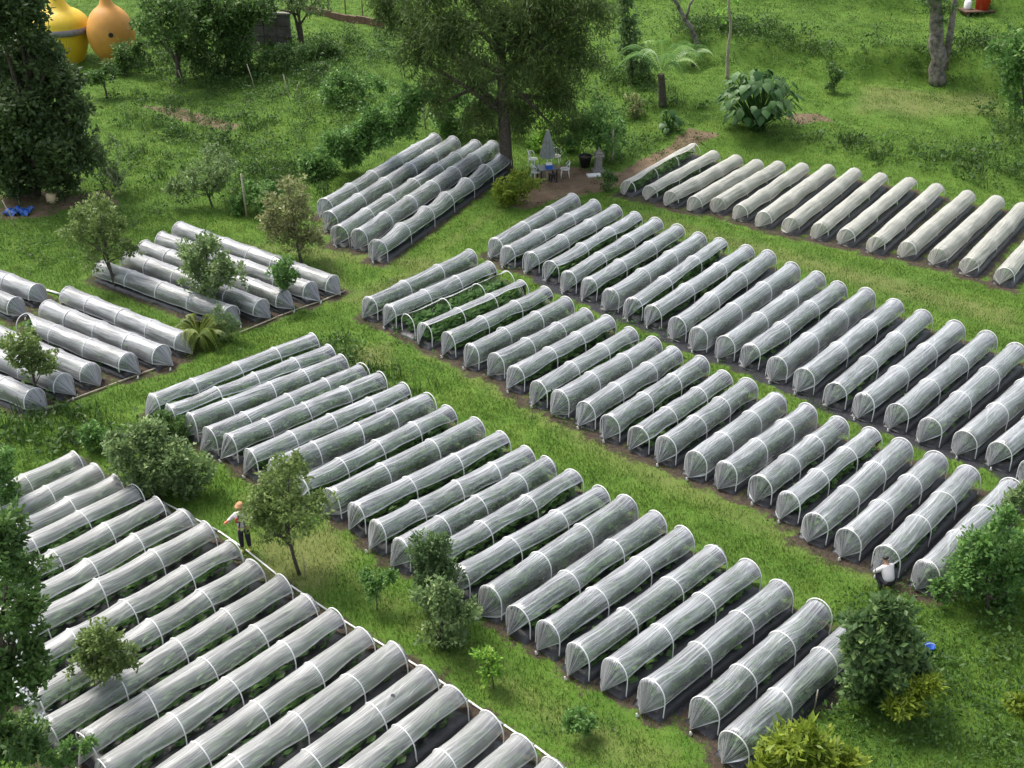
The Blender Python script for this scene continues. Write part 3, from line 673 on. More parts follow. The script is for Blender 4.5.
plant('hedge_bank', 'dark green hedge bank left of the five long tunnels', 'hedge', (370, 176), [(414,100,15),(396,112,16),(338,146,15),(358,136,15),(378,124,15),(314,172,14),(330,164,14),(346,152,14),(364,144,14),(384,134,14),(402,122,14),(318,184,10)], 'lf_mid', .22, 14000, 0, depth=.5)
plant('shrub', 'rounded grassy shrub on the weedy slope left of the conifer', 'shrub', (350, 108), [(345,88,18),(362,94,14),(330,96,12),(378,80,12)], 'lf_mid', .22, 2600, 0, flat=.7)
plant('shrub', 'dark shrub on the weedy slope below the grey wall', 'shrub', (330, 60), [(320,50,12),(336,54,10),(308,58,10)], 'lf_deep', .22, 1800, 0)
plant('shrub', 'dark undergrowth along the foot of the grey concrete wall', 'shrub', (245, 74), [(240,60,14),(262,64,13),(282,58,12),(218,66,12),(200,62,12),(296,52,9)], 'lf_deep', .22, 4500, 0)
plant('shrub', 'leafy green thicket behind the trunk of the conifer', 'shrub', (480, 138), [(470,112,16),(452,96,16),(492,122,14),(522,118,14),(440,118,14),(508,96,14),(462,124,12)], 'lf_mid', .22, 6500, 0)
plant('shrub', 'dark low shrub beside the orange gourd house', 'shrub', (130, 74), [(126,60,11),(140,54,11),(116,66,9)], 'lf_deep', .25, 1800, 0)
plant('young_tree', 'small dark umbrella shaped tree below the orange gourd house', 'tree', (107, 98), [(98,74,9),(108,70,9),(92,80,7)], 'lf_deep', .22, 1300, .08, flat=.6)
plant('shrub', 'flowering weeds beside the wooden garden posts', 'shrub', (252, 215), [(250,196,12),(262,204,12),(238,206,10),(272,190,10)], 'lf_mid', .18, 2400, 0)

# trunks without their crowns in view
def bare_trunk(name, label, pts, rad, bark, extra=None):
    b = P(*pts[0]); Y = b[1]; root = empty(name, b, 0, label, 'tree')
    path = np.array([V(px, py, Y) - b for px, py in pts]); path[0, 2] = -.2
    t = np.linspace(0, 1, len(pts)); tt = np.linspace(0, 1, 14); path = np.stack([np.interp(tt, t, path[:, k]) for k in range(3)], 1)
    path[1:-1] += rng.normal(0, rad * .25, (12, 3))
    mb = MB().tube(path, np.linspace(rad * 1.25, rad * .75, 14) * rng.uniform(.9, 1.12, 14), 10)
    if extra:
        for pp, rr in extra:
            q = np.array([V(px, py, Y) - b for px, py in pp]); mb.tube(q, np.linspace(rr, rr * .6, len(q)), 8)
    mb.build('trunk', M[bark], root, True); return root, b, Y
rt, b, Y = bare_trunk('lichened_tree', 'thick lichened tree trunk on the upper lawn at right', [(938,82),(937,50),(936,20),(930,-30)], .42, 'bark_pale', [([(944,70),(950,35),(958,-20)], .26)])
k = mpp(Y); foliage('crown', lobes_to_leaves([(V(928,0,Y), 16*k), (V(950,4,Y), 14*k), (V(938,18,Y), 9*k), (V(940,-25,Y), 30*k)], 1500, .22, seed=5), M['lf_deep'], rt, origin=b)
rt, b, Y = bare_trunk('bent_tree', 'bare tree with bent leaning trunk above the tree fern', [(701,52),(694,34),(684,18),(672,-6)], .16, 'bark_pale', [([(686,20),(690,4),(700,-10)], .1)])
rt, b, Y = bare_trunk('sapling', 'thin pale sapling with few yellow leaves right of the bent tree', [(727,78),(728,50),(731,25),(728,-6)], .09, 'pale_stem')
k = mpp(Y); foliage('crown', lobes_to_leaves([(V(722,14,Y), 7*k), (V(736,6,Y), 6*k)], 130, .22, seed=9), M['lf_lime'], rt, origin=b)

# ferns and fronds
def frond_arrays(b0, az, ln, rise, droop, n, leaf, asp):
    t = np.linspace(.08, 1, n); d = np.array((math.cos(az), math.sin(az), 0))
    pts = b0 + d * (ln * t)[:, None] + np.array((0, 0, 1.0)) * (rise * np.sin(t * 1.9) - droop * t ** 2.2)[:, None]
    s = np.array((-math.sin(az), math.cos(az), 0)); L_ = leaf * np.sin(np.pi * (t * .86 + .1)) + .03
    C = np.concatenate([pts, pts]); D = np.concatenate([s + d * .5 - np.array((0, 0, .15))] * n + [-s + d * .5 - np.array((0, 0, .15))] * n).reshape(-1, 3)
    return C, D, np.tile(np.array((0, 0, 1.0)), (2 * n, 1)), np.tile(L_, 2), np.tile(L_ * asp, 2), pts
def fern(name, label, cat, base, top, nf, lnpx, mat, leaf, rise, droop, trunk=.12, n=26, asp=.22):
    b = P(*base); Y = b[1]; k = mpp(Y); c = V(*top, Y) if top else b + np.array((0, 0, .15))
    root = empty(name, b, 0, label, cat)
    if trunk: MB().tube(bez((0, 0, -.2), c - b, (.05, 0, 0), 8), np.linspace(trunk * 1.3, trunk, 8), 9).build('trunk', M['bark'], root, True)
    r = np.random.default_rng(int(base[0]))
    for q in range(nf):
        az = 2 * math.pi * q / nf + r.normal(0, .2); ln = lnpx * k * r.uniform(.75, 1.1)
        A = frond_arrays(c, az, ln, rise * ln * r.uniform(.8, 1.3), droop * ln * r.uniform(.7, 1.3), n, leaf * r.uniform(.85, 1.1), asp)
        v, f = leaf_arrays(A[0] - b, A[1], A[2], A[3], A[4], .1, .2)
        mb = MB().add(v, f.tolist()).tube(A[5] - b, np.linspace(.025, .006, n), 4)
        va = np.concatenate([np.full(len(v), r.uniform(.3, 1)), np.full(mb.n - len(v), .9)])
        mobj('frond', npmesh('frond', np.concatenate(mb.v), mb.f, M[mat], False, {'var': va}), root)
fern('tree_fern', 'tree fern with a dark trunk and spreading pale fronds', 'tree fern', (663, 106), (661, 74), 14, 46, 'lf_mid', .5, .8, .55, .2, 24, .26)
fern('tree_fern', 'young tree fern fronds right of the larger tree fern', 'tree fern', (694, 66), (690, 56), 8, 24, 'lf_mid', .5, .6, .6, .1, 20)
fern('fern_clump', 'arching yellow-green fern clump at the end of the five white tunnels', 'fern', (200, 342), None, 46, 34, 'lf_fern', .26, .75, .95, 0, 24, .34)
plant('shrub', 'hazy blue-green soft shrub right of the yellow-green fern clump', 'shrub', (228, 346), [(226,322,11),(230,334,11),(220,314,8)], 'lf_blue', .14, 1400, 0, aspect=.15)

# clumps of big heart-shaped leaves: every leaf a part
def big_leaf_plant(name, label, base, cpx, rx, ry, n, leaf, mat):
    b = P(*base); Y = b[1]; k = mpp(Y); root = empty(name, b, 0, label, 'plant'); r = np.random.default_rng(int(base[0]))
    st = MB(); c = V(*cpx, Y) - b; var = []
    for q in range(n):
        u = rand_dirs(1, .35, r)[0]; rad = r.uniform(.45, 1.0) ** .6
        tip = c + np.array((u[0] * rx * k, u[1] * rx * k * .8, u[2] * ry * k)) * rad
        tip[2] = max(tip[2], .25); out = np.array((tip[0], tip[1], 0.0)); out /= np.linalg.norm(out) + 1e-6
        d = out * .8 + np.array((0, 0, -.75)) + r.normal(0, .2, 3); d /= np.linalg.norm(d)
        s = np.cross(d, (0, 0, 1.0)); s /= np.linalg.norm(s); nn = np.cross(s, d); ln = leaf * r.uniform(.7, 1.2)
        prof = [(-.18, .22), (-.1, .4), (.12, .5), (.4, .4), (.7, .22), (1.0, 0.01)]
        v = []; f = []
        for (a_, w_) in prof:
            mid = tip + d * ln * a_ - nn * ln * .12 * a_ * a_
            v += [mid + s * ln * w_ - nn * ln * .07 * (1 + r.normal(0, .4)), mid + nn * ln * .02, mid - s * ln * w_ - nn * ln * .07 * (1 + r.normal(0, .4))]
        for j in range(5): f += [(j * 3, j * 3 + 1, j * 3 + 4, j * 3 + 3), (j * 3 + 1, j * 3 + 2, j * 3 + 5, j * 3 + 4)]
        mobj('leaf', npmesh('leaf', v, f, M[mat], True, {'var': np.full(len(v), r.uniform(0, 1))}), root)
        st.tube(bez((r.normal(0, .15), r.normal(0, .15), 0), tip, (0, 0, .2), 6), np.linspace(.035, .018, 6), 5)
    st.build('stalks', M['lf_mid'], root, True)
big_leaf_plant('elephant_ear_plant', 'large clump of big heart-shaped leaves on the slope', (757, 130), (757, 97), 41, 28, 190, .5, 'lf_big')
big_leaf_plant('elephant_ear_plant', 'small clump of broad blue-green leaves beside the dirt path', (668, 132), (668, 120), 14, 10, 26, .4, 'lf_big')

# ------------------------------------------------------------------ the two gourd houses, wall, edging
m_or = plain('orange_gourd', (.6, .28, .05), .6, .22, .7, bump=.2); m_ye = plain('yellow_gourd', (.66, .45, .02), .6, .22, .7, bump=.2)
m_dk = plain('dark_opening', (.02, .018, .016), .8); m_band = plain('gutter_and_eave_shade', (.2, .19, .2), .6)
def gourd(label, base, cx, r_px, top_px, mat, yellow):
    b = P(*base); Y = b[1]; k = mpp(Y); root = empty('gourd_house', b, 0, label, 'gourd house'); rr = r_px * k
    hh = V(cx, top_px, Y)[2] - b[2]
    if not yellow:
        prof = [(rr * .45, -.2), (rr * .62, hh * .03)] + [(rr * math.cos(t), hh * .5 + hh * .5 * math.sin(t)) for t in np.linspace(-1.0, 1.15, 16)]
        prof += [(rr * .3, hh * 1.0), (rr * .2, hh * 1.1), (rr * .17, hh * 1.3), (rr * .2, hh * 1.5), (0, hh * 1.55)]
        MB().lathe(prof, 40).build('wall', mat, root, True)
        MB().tube([(rr * .3, -rr * .93, hh * .56), (rr * .31, -rr * .99, hh * .56)], .16, 12).build('window', m_dk, root)
    else:
        MB().lathe([(rr * .62, -.2), (rr * .8, hh * .15), (rr * .95, hh * .35), (rr * .98, hh * .52)], 40).build('wall', mat, root, True)
        MB().lathe([(rr * .97, hh * .5), (rr * 1.12, hh * .53), (rr * 1.12, hh * .62), (rr * .95, hh * .64)], 40).build('band', m_band, root, True)  # gutter ring whose dark grey also stands in for the eave's shadow
        MB().lathe([(rr * 1.1, hh * .6)] + [(rr * (1.08 * math.cos(t) + .0), hh * .62 + hh * .34 * math.sin(t)) for t in np.linspace(0, 1.1, 10)] + [(rr * .32, hh * 1.02), (rr * .22, hh * 1.15), (rr * .2, hh * 1.4), (0, hh * 1.45)], 40).build('roof', mat, root, True)
        MB().box((rr * .1, -rr * .93, hh * .34), (.5, .25, .5)).build('window', m_dk, root)
gourd('orange gourd shaped house with a round dark window', (116, 62), 117, 23, 4, m_or, False)
gourd('yellow gourd shaped house with a grey band, behind the dark tree', (68, 60), 68, 25, 4, m_ye, True)

a, c = P(214, 46), P(292, 44); root = empty('concrete_wall', (a + c) / 2, math.atan2(c[1] - a[1], c[0] - a[0]), 'dark grey concrete wall behind the trees at the top', 'wall')
ln = float(np.linalg.norm(c - a)); hh = 2.3
for q in range(6):
    for z in range(3): 
        MB().box(((q - 2.5) * ln / 6, rng.normal(0, .02), hh / 6 + z * hh / 3 - .1), (ln / 6 - .03, .3, hh / 3 - .03)).build('panel', M['wallstone'], root)
MB().box((0, 0, hh - .02), (ln + .2, .42, .14)).build('coping', M['stone'], root)
a, c = P(306, 12), P(384, 29); d = c - a; ln = float(np.linalg.norm(d[:2]))
root = empty('edging_wall', a, math.atan2(d[1], d[0]), 'low brown timber edging along the lawn behind the weedy slope', 'edging')
for q in range(9):
    u = ln * (q + .5) / 9; MB().box((u, 0, gh(a[0] + d[0] * (q + .5) / 9, a[1] + d[1] * (q + .5) / 9) - a[2] + .2), (ln / 9 - .03, .22, .6)).build('plank', M['wood'], root)
for q in range(5):
    pf = P(312 + q * 17, 10 + q * 3.6); fp = MB().tube([(0, 0, -.2), (0, 0, 1.3 + .2 * (q % 2))], .05, 6).build('fence_post', M['wood'], None, loc=pf)
    tag(fp, 'thin brown post above the timber edging, %s from the left' % ORD[q], 'post', 'thin posts above the timber edging')

# ------------------------------------------------------------------ poles, pipes, small things
def pole(label, a, b, rad=.03, mat='bamboo', name='garden_pole', cat='pole', grp=None):
    p = P(*a); q = V(*b, p[1]); o = MB().tube(np.array([(0, 0, -.15), (q - p) * .5 + (.01, 0, 0), q - p]), [rad, rad, rad * .85], 8).build(name, M[mat], None, True, p)
    return tag(o, label, cat, grp)
pole('tall slanting bare pole on the weedy slope', (290, 101), (283, 74))
pole('short stake leaning in the weeds beside the tall slanting pole', (293, 98), (299, 82), .02)
pole('pale stake standing beside the hedge bank', (324, 153), (323, 139), .05)
pole('pale wooden post at the foot of the conifer branches', (426, 129), (421, 102), .06)
pole('tall pale post left of the flowering weeds', (247, 218), (241, 174), .05)
pole('second pale post behind the brownish tan tree', (262, 208), (257, 184), .05)
pole('thin slanting stick in the weeds right of the leafy trees', (256, 92), (247, 64), .03)
pole('pale stake leaning on the leafy tree trunk', (183, 84), (178, 70), .04)
pole('pale square post in front of the bushy shrub by the patio', (612, 163), (613, 129), .075, name='wooden_post', cat='post')
pole('long tool handle leaning at the left edge beside the blue tarp', (20, 205), (9, 168), .03)
pole('thin stick leaning low at the left edge before the blue tarp', (16, 226), (2, 200), .03)
pole('white crooked stick lying up in the weeds beside the croton', (813, 712), (818, 690), .02)
pole('thin stake standing by the foot of the olive path tree', (305, 578), (303, 556), .015)
def lath(label, pts, rad, mat, z=.08, name='border_pipe', cat='pipe', seg=None):
    w = [P(*p, z) for p in pts]; b = w[0].copy(); b[2] = 0
    o = MB()
    for p, q in zip(w[:-1], w[1:]):
        g = (q - p) * .02; o.tube(np.array([p + g, (p + q) / 2, q - g]) - b, rad, 6)
    return tag(o.build(name, M[mat], None, True, b), label, cat)
lath('long white pipe along the far ends of the dusty tunnels', [(155,498),(186,514),(217.7,530.5),(245,549),(290,585),(330,612),(370,637),(406,659),(433,676),(467.5,700),(503.5,724.5),(534,745),(570,772)], .028, 'pvc', .04)
lath('pale border lath along the front of the tunnels at the left edge', [(35,414),(70,400),(108,386),(140,374),(170,363)], .03, 'bamboo', .06, 'border_lath', 'lath')
lath('pale border lath along the ends of the five white tunnels', [(239,333),(277.7,316.6),(298,308.8),(320,301.5),(346,290.4)], .03, 'bamboo', .06, 'border_lath', 'lath')
lath('white board lying on soil between the two left edge blocks', [(46,290),(60,294)], .05, 'pvc', .06, 'board', 'board')
m_blue = plain('blue_plastic', (.02, .1, .42), .35, .15, 3); m_cream = plain('cream_plastic', (.62, .5, .3), .5, .15, 4); m_red = plain('red_plastic', (.6, .05, .02), .45, .15, 3)
m_black = plain('black_plastic', (.02, .022, .024), .45, .3, 3); m_white = plain('white_paint', (.78, .78, .76), .45, .08, 3)
p = P(928, 654); rt = empty('bucket', p, 0, 'small bright blue bucket in the greenery right of the dark shrub', 'bucket')
MB().lathe([(0, .02), (.09, 0), (.125, .28), (.14, .29), (.14, .27), (.115, .26), (.085, .04), (0, .04)], 18).build('body', m_blue, rt, True, None)
MB().tube([(.13 * math.cos(t), 0, .28 + .09 * math.sin(t)) for t in np.linspace(0, math.pi, 12)], .006, 5).build('handle', m_white, rt, True)
p = P(18, 213); g = np.random.default_rng(3); n = 14
v = [((i / n - .5) * 1.3, (j / n - .5) * .9, .1 + .12 * math.sin(i * .9) * math.sin(j * .7 + 1) + g.normal(0, .03)) for j in range(n + 1) for i in range(n + 1)]
f = [(j * (n + 1) + i, j * (n + 1) + i + 1, (j + 1) * (n + 1) + i + 1, (j + 1) * (n + 1) + i) for j in range(n) for i in range(n)]
tag(mobj('tarp', npmesh('tarp', v, f, m_blue), None, p), 'crumpled blue tarp on the ground at the left edge', 'tarp')
p = P(53, 202); rt = empty('jerrycan', p, R(20), 'cream plastic jerrycan on bare soil under the corner tree', 'jerrycan')
MB().lathe([(0, 0), (.26, 0), (.29, .05), (.29, .42), (.2, .52), (.07, .54), (0, .54)], 14).build('body', m_cream, rt, True); MB().lathe([(0, .62), (.06, .62), (.06, .53)], 10).build('cap', m_white, rt)
p = P(4, 160); rt = empty('signboard', p, R(-10), 'weathered pale board on a stick at the left edge', 'board'); MB().box((0, 0, .65), (.75, .04, .55)).build('panel', M['bamboo'], rt); MB().tube([(0, .04, -.1), (0, .04, .9)], .03, 6).build('stake', M['wood'], rt)
p = P(976, 12); rt = empty('platform', p, R(8), 'small wooden platform under the red bin at the top edge', 'platform')
for q in range(5): MB().box(((q - 2) * .42, 0, .14), (.4, 1.3, .08)).build('plank', M['wood'], rt)
for q in (-.8, .8): MB().box((q, 0, 0.02), (.12, 1.2, .2)).build('joist', M['wood'], rt)
rt = empty('bin', p + np.array((.35, 0, .185)), 0, 'red bin standing on the wooden platform at the top edge', 'bin')
MB().lathe([(0, 0), (.42, 0), (.5, .95), (.54, .97), (.54, 1.05), (.0, 1.1)], 20).build('body', m_red, rt, True); MB().lathe([(.56, 1.04), (.56, 1.1), (.3, 1.25), (0, 1.28)], 20).build('lid', m_red, rt, True)
rt = empty('canister', p + np.array((-.6, .1, .185)), 0, 'white canister beside the red bin on the platform', 'canister')
MB().lathe([(0, 0), (.22, 0), (.24, .08), (.24, .5), (.1, .6), (0, .6)], 16).build('body', m_white, rt, True); MB().lathe([(.08, .58), (.08, .68), (0, .68)], 10).build('cap', m_red, rt)

# patio
def chair(label, px, py, rz):
    rt = empty('garden_chair', P(px, py), rz, label, 'chair', 'white wire chairs at the patio table')
    ring = [(.24 * math.cos(t), .24 * math.sin(t), .46) for t in np.linspace(0, 2 * math.pi, 17)]
    s = MB().tube(ring, .022, 6, False)
    for q in np.linspace(-.18, .18, 7): s.box((q, 0, .46), (.018, 2 * math.sqrt(.24 ** 2 - q * q), .012))
    s.build('seat', m_white, rt, True)
    b = MB().tube([(.26 * math.sin(t), .24 * math.cos(t) * .5 + .12, .5 + .36 * math.cos(t * .55)) for t in np.linspace(-2.2, 2.2, 15)], .022, 6)
    for q in (-.15, -.05, .05, .15): b.tube([(q, .2, .46), (q, .245, .82)], .01, 5)
    b.build('backrest', m_white, rt, True)
    for x in (-.17, .17):
        for y in (-.17, .17): MB().tube([(x, y, .46), (x * 1.35, y * 1.35, -.02)], .02, 6).build('leg', m_white, rt, True)
chair('white wire chair behind the patio table on the left', 533, 167, R(60))
chair('white wire chair at the front left of the patio table', 536, 180, R(120))
chair('white wire chair on the right of the patio table', 565, 177, R(-90))
chair('white wire chair behind the patio table on the right', 556, 164, R(-15))
p = P(547, 181); rt = empty('patio_table', p, R(15), 'dark square patio table under the closed parasol', 'table')
MB().box((0, 0, .73), (1.0, .85, .05)).build('tabletop', plain('slate_top', (.1, .11, .13), .35, .2, 3), rt)
for x in (-.42, .42):
    for y in (-.35, .35): MB().box((x, y, .35), (.07, .07, .74)).build('leg', m_black, rt)
rt = empty('parasol', p + np.array((0, .05, 0)), 0, 'closed grey parasol standing through the patio table', 'parasol')
MB().tube([(0, 0, 0), (0, 0, 2.75)], .03, 8).build('pole', m_white, rt, True)
sv = []; nn = 32
for i, (r_, z) in enumerate([(.06, 2.72), (.16, 2.4), (.24, 1.95), (.3, 1.5), (.32, 1.28)]):
    for j in range(nn): t = 2 * math.pi * j / nn; q = r_ * (1 + .28 * math.cos(8 * t) * min(1, i * .4)); sv.append((q * math.cos(t), q * math.sin(t), z))
MB().add(sv, [(i * nn + j, i * nn + (j + 1) % nn, (i + 1) * nn + (j + 1) % nn, (i + 1) * nn + j) for i in range(4) for j in range(nn)]).build('canopy', plain('grey_canvas', (.22, .24, .22), .9, .3, 4), rt, True)
rt = empty('box', p + np.array((.08, -.18, .757)), R(15), 'blue and white box on the patio table', 'box'); MB().box((0, 0, .1), (.34, .26, .2)).build('body', m_blue, rt); MB().box((0, .02, .24), (.3, .22, .08)).build('lid', m_white, rt)
p = P(553, 181); rt = empty('stool', p, R(20), 'small dark stool in front of the patio table', 'stool'); MB().box((0, 0, .38), (.36, .34, .06)).build('seat', m_black, rt)
for x in (-.14, .14):
    for y in (-.13, .13): MB().box((x, y, .17), (.05, .05, .36)).build('leg', m_black, rt)
p = P(585, 167); rt = empty('planter', p, 0, 'black tub on the patio left of the stone pedestal', 'tub'); rt.scale = (.82, .82, .82)
MB().lathe([(0, 0), (.28, 0), (.42, .7), (.47, .72), (.47, .8), (.4, .8), (.36, .6), (0, .6)], 20).build('body', m_black, rt, True); MB().lathe([(.42, .62), (.3, .68), (0, .7)], 16).build('soil', M['wood'], rt, True)
p = P(598, 171); rt = empty('stone_pedestal', p, R(12), 'carved grey stone pedestal on the patio', 'pedestal'); rt.scale = (.8, .8, .74)
MB().box((0, 0, .06), (.8, .8, .16)).build('base', M['stone'], rt); MB().box((0, 0, .62), (.46, .46, .98), 0, .88).build('shaft', M['stone'], rt)
MB().box((0, 0, 1.22), (.66, .66, .18), 0, .92).build('capital', M['stone'], rt); MB().box((0, 0, 1.42), (.5, .5, .14), 0, .8).build('top', M['stone'], rt); MB().lathe([(.1, 1.5), (.06, 1.62), (.03, 1.8), (0, 1.82)], 10).build('finial', M['stone'], rt, True)
p = P(594, 176); tag(MB().box((0, 0, .05), (.75, .4, .08), R(12)).build('slab', m_white, None, False, p), 'white slab lying on the patio before the stone pedestal', 'slab')
pole('thin white pole propped behind the patio chairs', (534, 168), (527, 149), .03, 'pvc')

# blossoms on the left edge tree
bl = P(-30, 790); Y = bl[1]; fr_ = []
tr = [o for o in COL.objects if o.get('label', '').startswith('tall green tree with white blossoms')][0]
r = np.random.default_rng(11); k = mpp(Y); C = []
for (px, py) in ((20,662),(26,690),(40,720),(30,700),(18,685),(44,716),(8,640),(26,695),(36,628)):
    c = V(px, py, Y - .9); C.append(c + r.normal(0, .07, (6, 3)))
C = np.concatenate(C); v, f = leaf_arrays(C - bl, rand_dirs(len(C), .6, r), rand_dirs(len(C), 1, r), r.uniform(.06, .11, len(C)), r.uniform(.04, .07, len(C)))
mobj('blossom', npmesh('blossom', v, f, m_white, False), tr)['kind'] = 'stuff'

# ------------------------------------------------------------------ people
m_skin = plain('skin', (.42, .25, .17), .5, .06, 8, bump=.03); m_hair = plain('black_hair', (.012, .011, .01), .5, .3, 20)
m_wsh = plain('white_cotton', (.6, .57, .58), .8, .08, 6, bump=.2); m_rsh = plain('red_cotton', (.45, .04, .05), .8, .15, 6); m_trs = plain('dark_trousers', (.022, .018, .03), .8, .3, 6)
m_boot = plain('yellow_green_rubber', (.32, .36, .06), .45, .15, 6); m_glove = plain('orange_gloves', (.62, .2, .1), .7, .15, 6); m_hat = plain('orange_straw', (.5, .27, .13), .8, .2, 10)
m_eye = plain('dark_eye', (.02, .015, .012), .3)
def skin(name, pts, edges, rad, mat, parent, root=0, sub=2):
    me = bpy.data.meshes.new(name); me.from_pydata([tuple(map(float, p)) for p in pts], edges, []); o = mobj(name, me, parent); me.materials.append(mat)
    md = o.modifiers.new('skin', 'SKIN'); md.use_smooth_shade = True
    if not me.skin_vertices: 
        bpy.context.view_layer.objects.active = o
    for q, rv in zip(me.skin_vertices[0].data, rad): q.radius = (rv, rv) if not isinstance(rv, tuple) else rv
    me.skin_vertices[0].data[root].use_root = True
    sd = o.modifiers.new('sub', 'SUBSURF'); sd.levels = sub; sd.render_levels = sub
    return o
def person(rt, J, shirt, trouser, boots, hand_mat, sleeves='long'):
    """J: joints by name; the body is one skinned chain mesh, clothes are slightly larger shells over it"""
    N = ['pelvis', 'spine', 'chest', 'neck', 'jaw', 'head', 'crown']; pts = [J[n] for n in N]; rad = [(.13, .105), (.12, .095), (.135, .1), .052, .066, .088, .06]
    E = [(i, i + 1) for i in range(6)]
    def add(p, r, frm): pts.append(np.array(p, float)); rad.append(r); E.append((frm, len(pts) - 1)); return len(pts) - 1
    for s in ('l', 'r'):
        q = add(J['sh_' + s], .058, 2); q = add(J['el_' + s], .04, q); w = add(J['wr_' + s], .028, q)
        el, wr = np.array(J['el_' + s]), np.array(J['wr_' + s]); d = (wr - el) / np.linalg.norm(wr - el)
        side = np.cross(d, (0, 0, 1.0)); side /= np.linalg.norm(side) + 1e-6; nn = np.cross(side, d); pm = add(wr + d * .07, (.034, .022), w)
        for k_, (o_, l_) in enumerate(((-.03, .065), (-.01, .08), (.01, .075), (.03, .058))):
            a_ = add(wr + d * .1 + side * o_, .0095, pm); a_ = add(wr + d * (.1 + l_ * .55) + side * o_ * 1.1 - nn * .008, .009, a_); add(wr + d * (.1 + l_) + side * o_ * 1.1 - nn * .028, .0075, a_)
        a_ = add(wr + d * .045 - side * .042, .011, pm); add(wr + d * .085 - side * .062 - nn * .015, .009, a_)
        q = add(J['hip_' + s], .085, 0); q = add(J['kn_' + s], .057, q); q = add(J['an_' + s], .038, q); add(J['toe_' + s], (.04, .028), q)
    skin('body', pts, E, rad, m_skin, rt)
    lp = lambda a, b, t: np.array(J[a]) * (1 - t) + np.array(J[b]) * t
    p_ = [lp('pelvis', 'spine', .2), J['spine'], J['chest'], lp('chest', 'neck', .75)]; r_ = [(.185, .165), (.175, .16), (.19, .165), .085]; e_ = [(0, 1), (1, 2), (2, 3)]
    for s in ('l', 'r'):
        b0 = len(p_); p_ += [J['sh_' + s], J['el_' + s], lp('el_' + s, 'wr_' + s, .85)]; r_ += [.078, .058, .045]; e_ += [(2, b0), (b0, b0 + 1), (b0 + 1, b0 + 2)]
    skin('shirt', p_, e_, r_, shirt, rt)
    p_ = [J['pelvis'], lp('pelvis', 'spine', .45)]; r_ = [(.165, .14), (.15, .125)]; e_ = [(0, 1)]
    for s in ('l', 'r'):
        b0 = len(p_); p_ += [J['hip_' + s], J['kn_' + s], lp('kn_' + s, 'an_' + s, .8)]; r_ += [.108, .078, .062]; e_ += [(0, b0), (b0, b0 + 1), (b0 + 1, b0 + 2)]
    skin('trousers', p_, e_, r_, trouser, rt)
    for s in ('l', 'r'):
        skin('boot', [lp('kn_' + s, 'an_' + s, .6), J['an_' + s], J['toe_' + s]], [(0, 1), (1, 2)], [.062, .058, (.055, .042)], boots, rt, 0)
        wr = np.array(J['wr_' + s]); d = wr - np.array(J['el_' + s]); d /= np.linalg.norm(d)
        if hand_mat: skin('glove', [wr - d * .05, wr + d * .03, wr + d * .1, wr + d * .17], [(0, 1), (1, 2), (2, 3)], [.04, .046, .05, .036], hand_mat, rt, 0)
    # face
    hd, nk, f = np.array(J['head']), np.array(J['jaw']), np.array(J['face']); f = f / np.linalg.norm(f); up = np.array(J['crown']) - nk; up /= np.linalg.norm(up); sd = np.cross(f, up)
    for s in (-1, 1):
        MB().lathe([(0, .012), (.009, .008), (.012, 0), (0, -.012)], 8).build('eye', m_eye, rt, True, hd + f * .082 + sd * s * .032 - up * .005)
        MB().lathe([(0, .03), (.012, .02), (.016, 0), (.01, -.025), (0, -.03)], 8).build('ear', m_skin, rt, True, hd + sd * s * .088 - up * .02)
    MB().tube([hd + f * .08 + up * .0, hd + f * .108 - up * .035, hd + f * .085 - up * .042], [.008, .016, .01], 6).build('nose', m_skin, rt, True)
    MB().tube([hd + f * .078 - up * .065 - sd * .024, hd + f * .09 - up * .067, hd + f * .078 - up * .065 + sd * .024], .007, 6).build('mouth', m_rsh, rt, True)
    hp = [hd - f * .03 - up * .04, hd - f * .02 + up * .03, hd - f * .012 + up * .075]; skin('hair', hp, [(0, 1), (1, 2)], [.082, .098, .07], m_hair, rt, 0)
p = P(246.5, 551); rt = empty('person', p, R(8), 'person standing on the path in orange hat, white and red top, dark trousers', 'person')
J = dict(pelvis=(0, .01, .86), spine=(0, 0, 1.05), chest=(0, -.01, 1.26), neck=(0, 0, 1.42), jaw=(0, -.02, 1.48), head=(0, -.02, 1.56), crown=(0, 0, 1.63), face=(0, -1, -.15),
         sh_l=(-.17, 0, 1.34), el_l=(-.34, .05, 1.14), wr_l=(-.4, -.13, 1.2), sh_r=(.17, 0, 1.34), el_r=(.34, .05, 1.12), wr_r=(.4, -.14, 1.16),
         hip_l=(-.09, 0, .82), kn_l=(-.1, -.03, .45), an_l=(-.1, .02, .08), toe_l=(-.11, -.13, .03), hip_r=(.09, 0, .82), kn_r=(.1, -.02, .45), an_r=(.11, .03, .08), toe_r=(.12, -.12, .03))
person(rt, J, m_wsh, m_trs, m_boot, m_glove)
MB().lathe([(.15, 1.6), (.16, 1.615), (.11, 1.64), (.1, 1.7), (.06, 1.735), (0, 1.74)], 20).build('hat', m_hat, rt, True)
skin('vest', [(-.13, -.09, 1.3), (-.13, -.1, 1.1)], [(0, 1)], [.06, .065], m_rsh, rt, 0)
for s in (-1, 1): MB().tube([(s * .08, -.15, 1.38), (s * .05, -.165, 1.2), (s * .09, -.165, .98)], .022, 6).build('strap', M['mulch'], rt, True)
p = P(887, 590); dd = tunnels[[i for i, q in enumerate(tunnels) if q[0] == 'M2' and q[1] == 20][0]][3]
rt = empty('person', p, dd + R(62), 'person crouching in white shirt and dark trousers at a tunnel end', 'person')
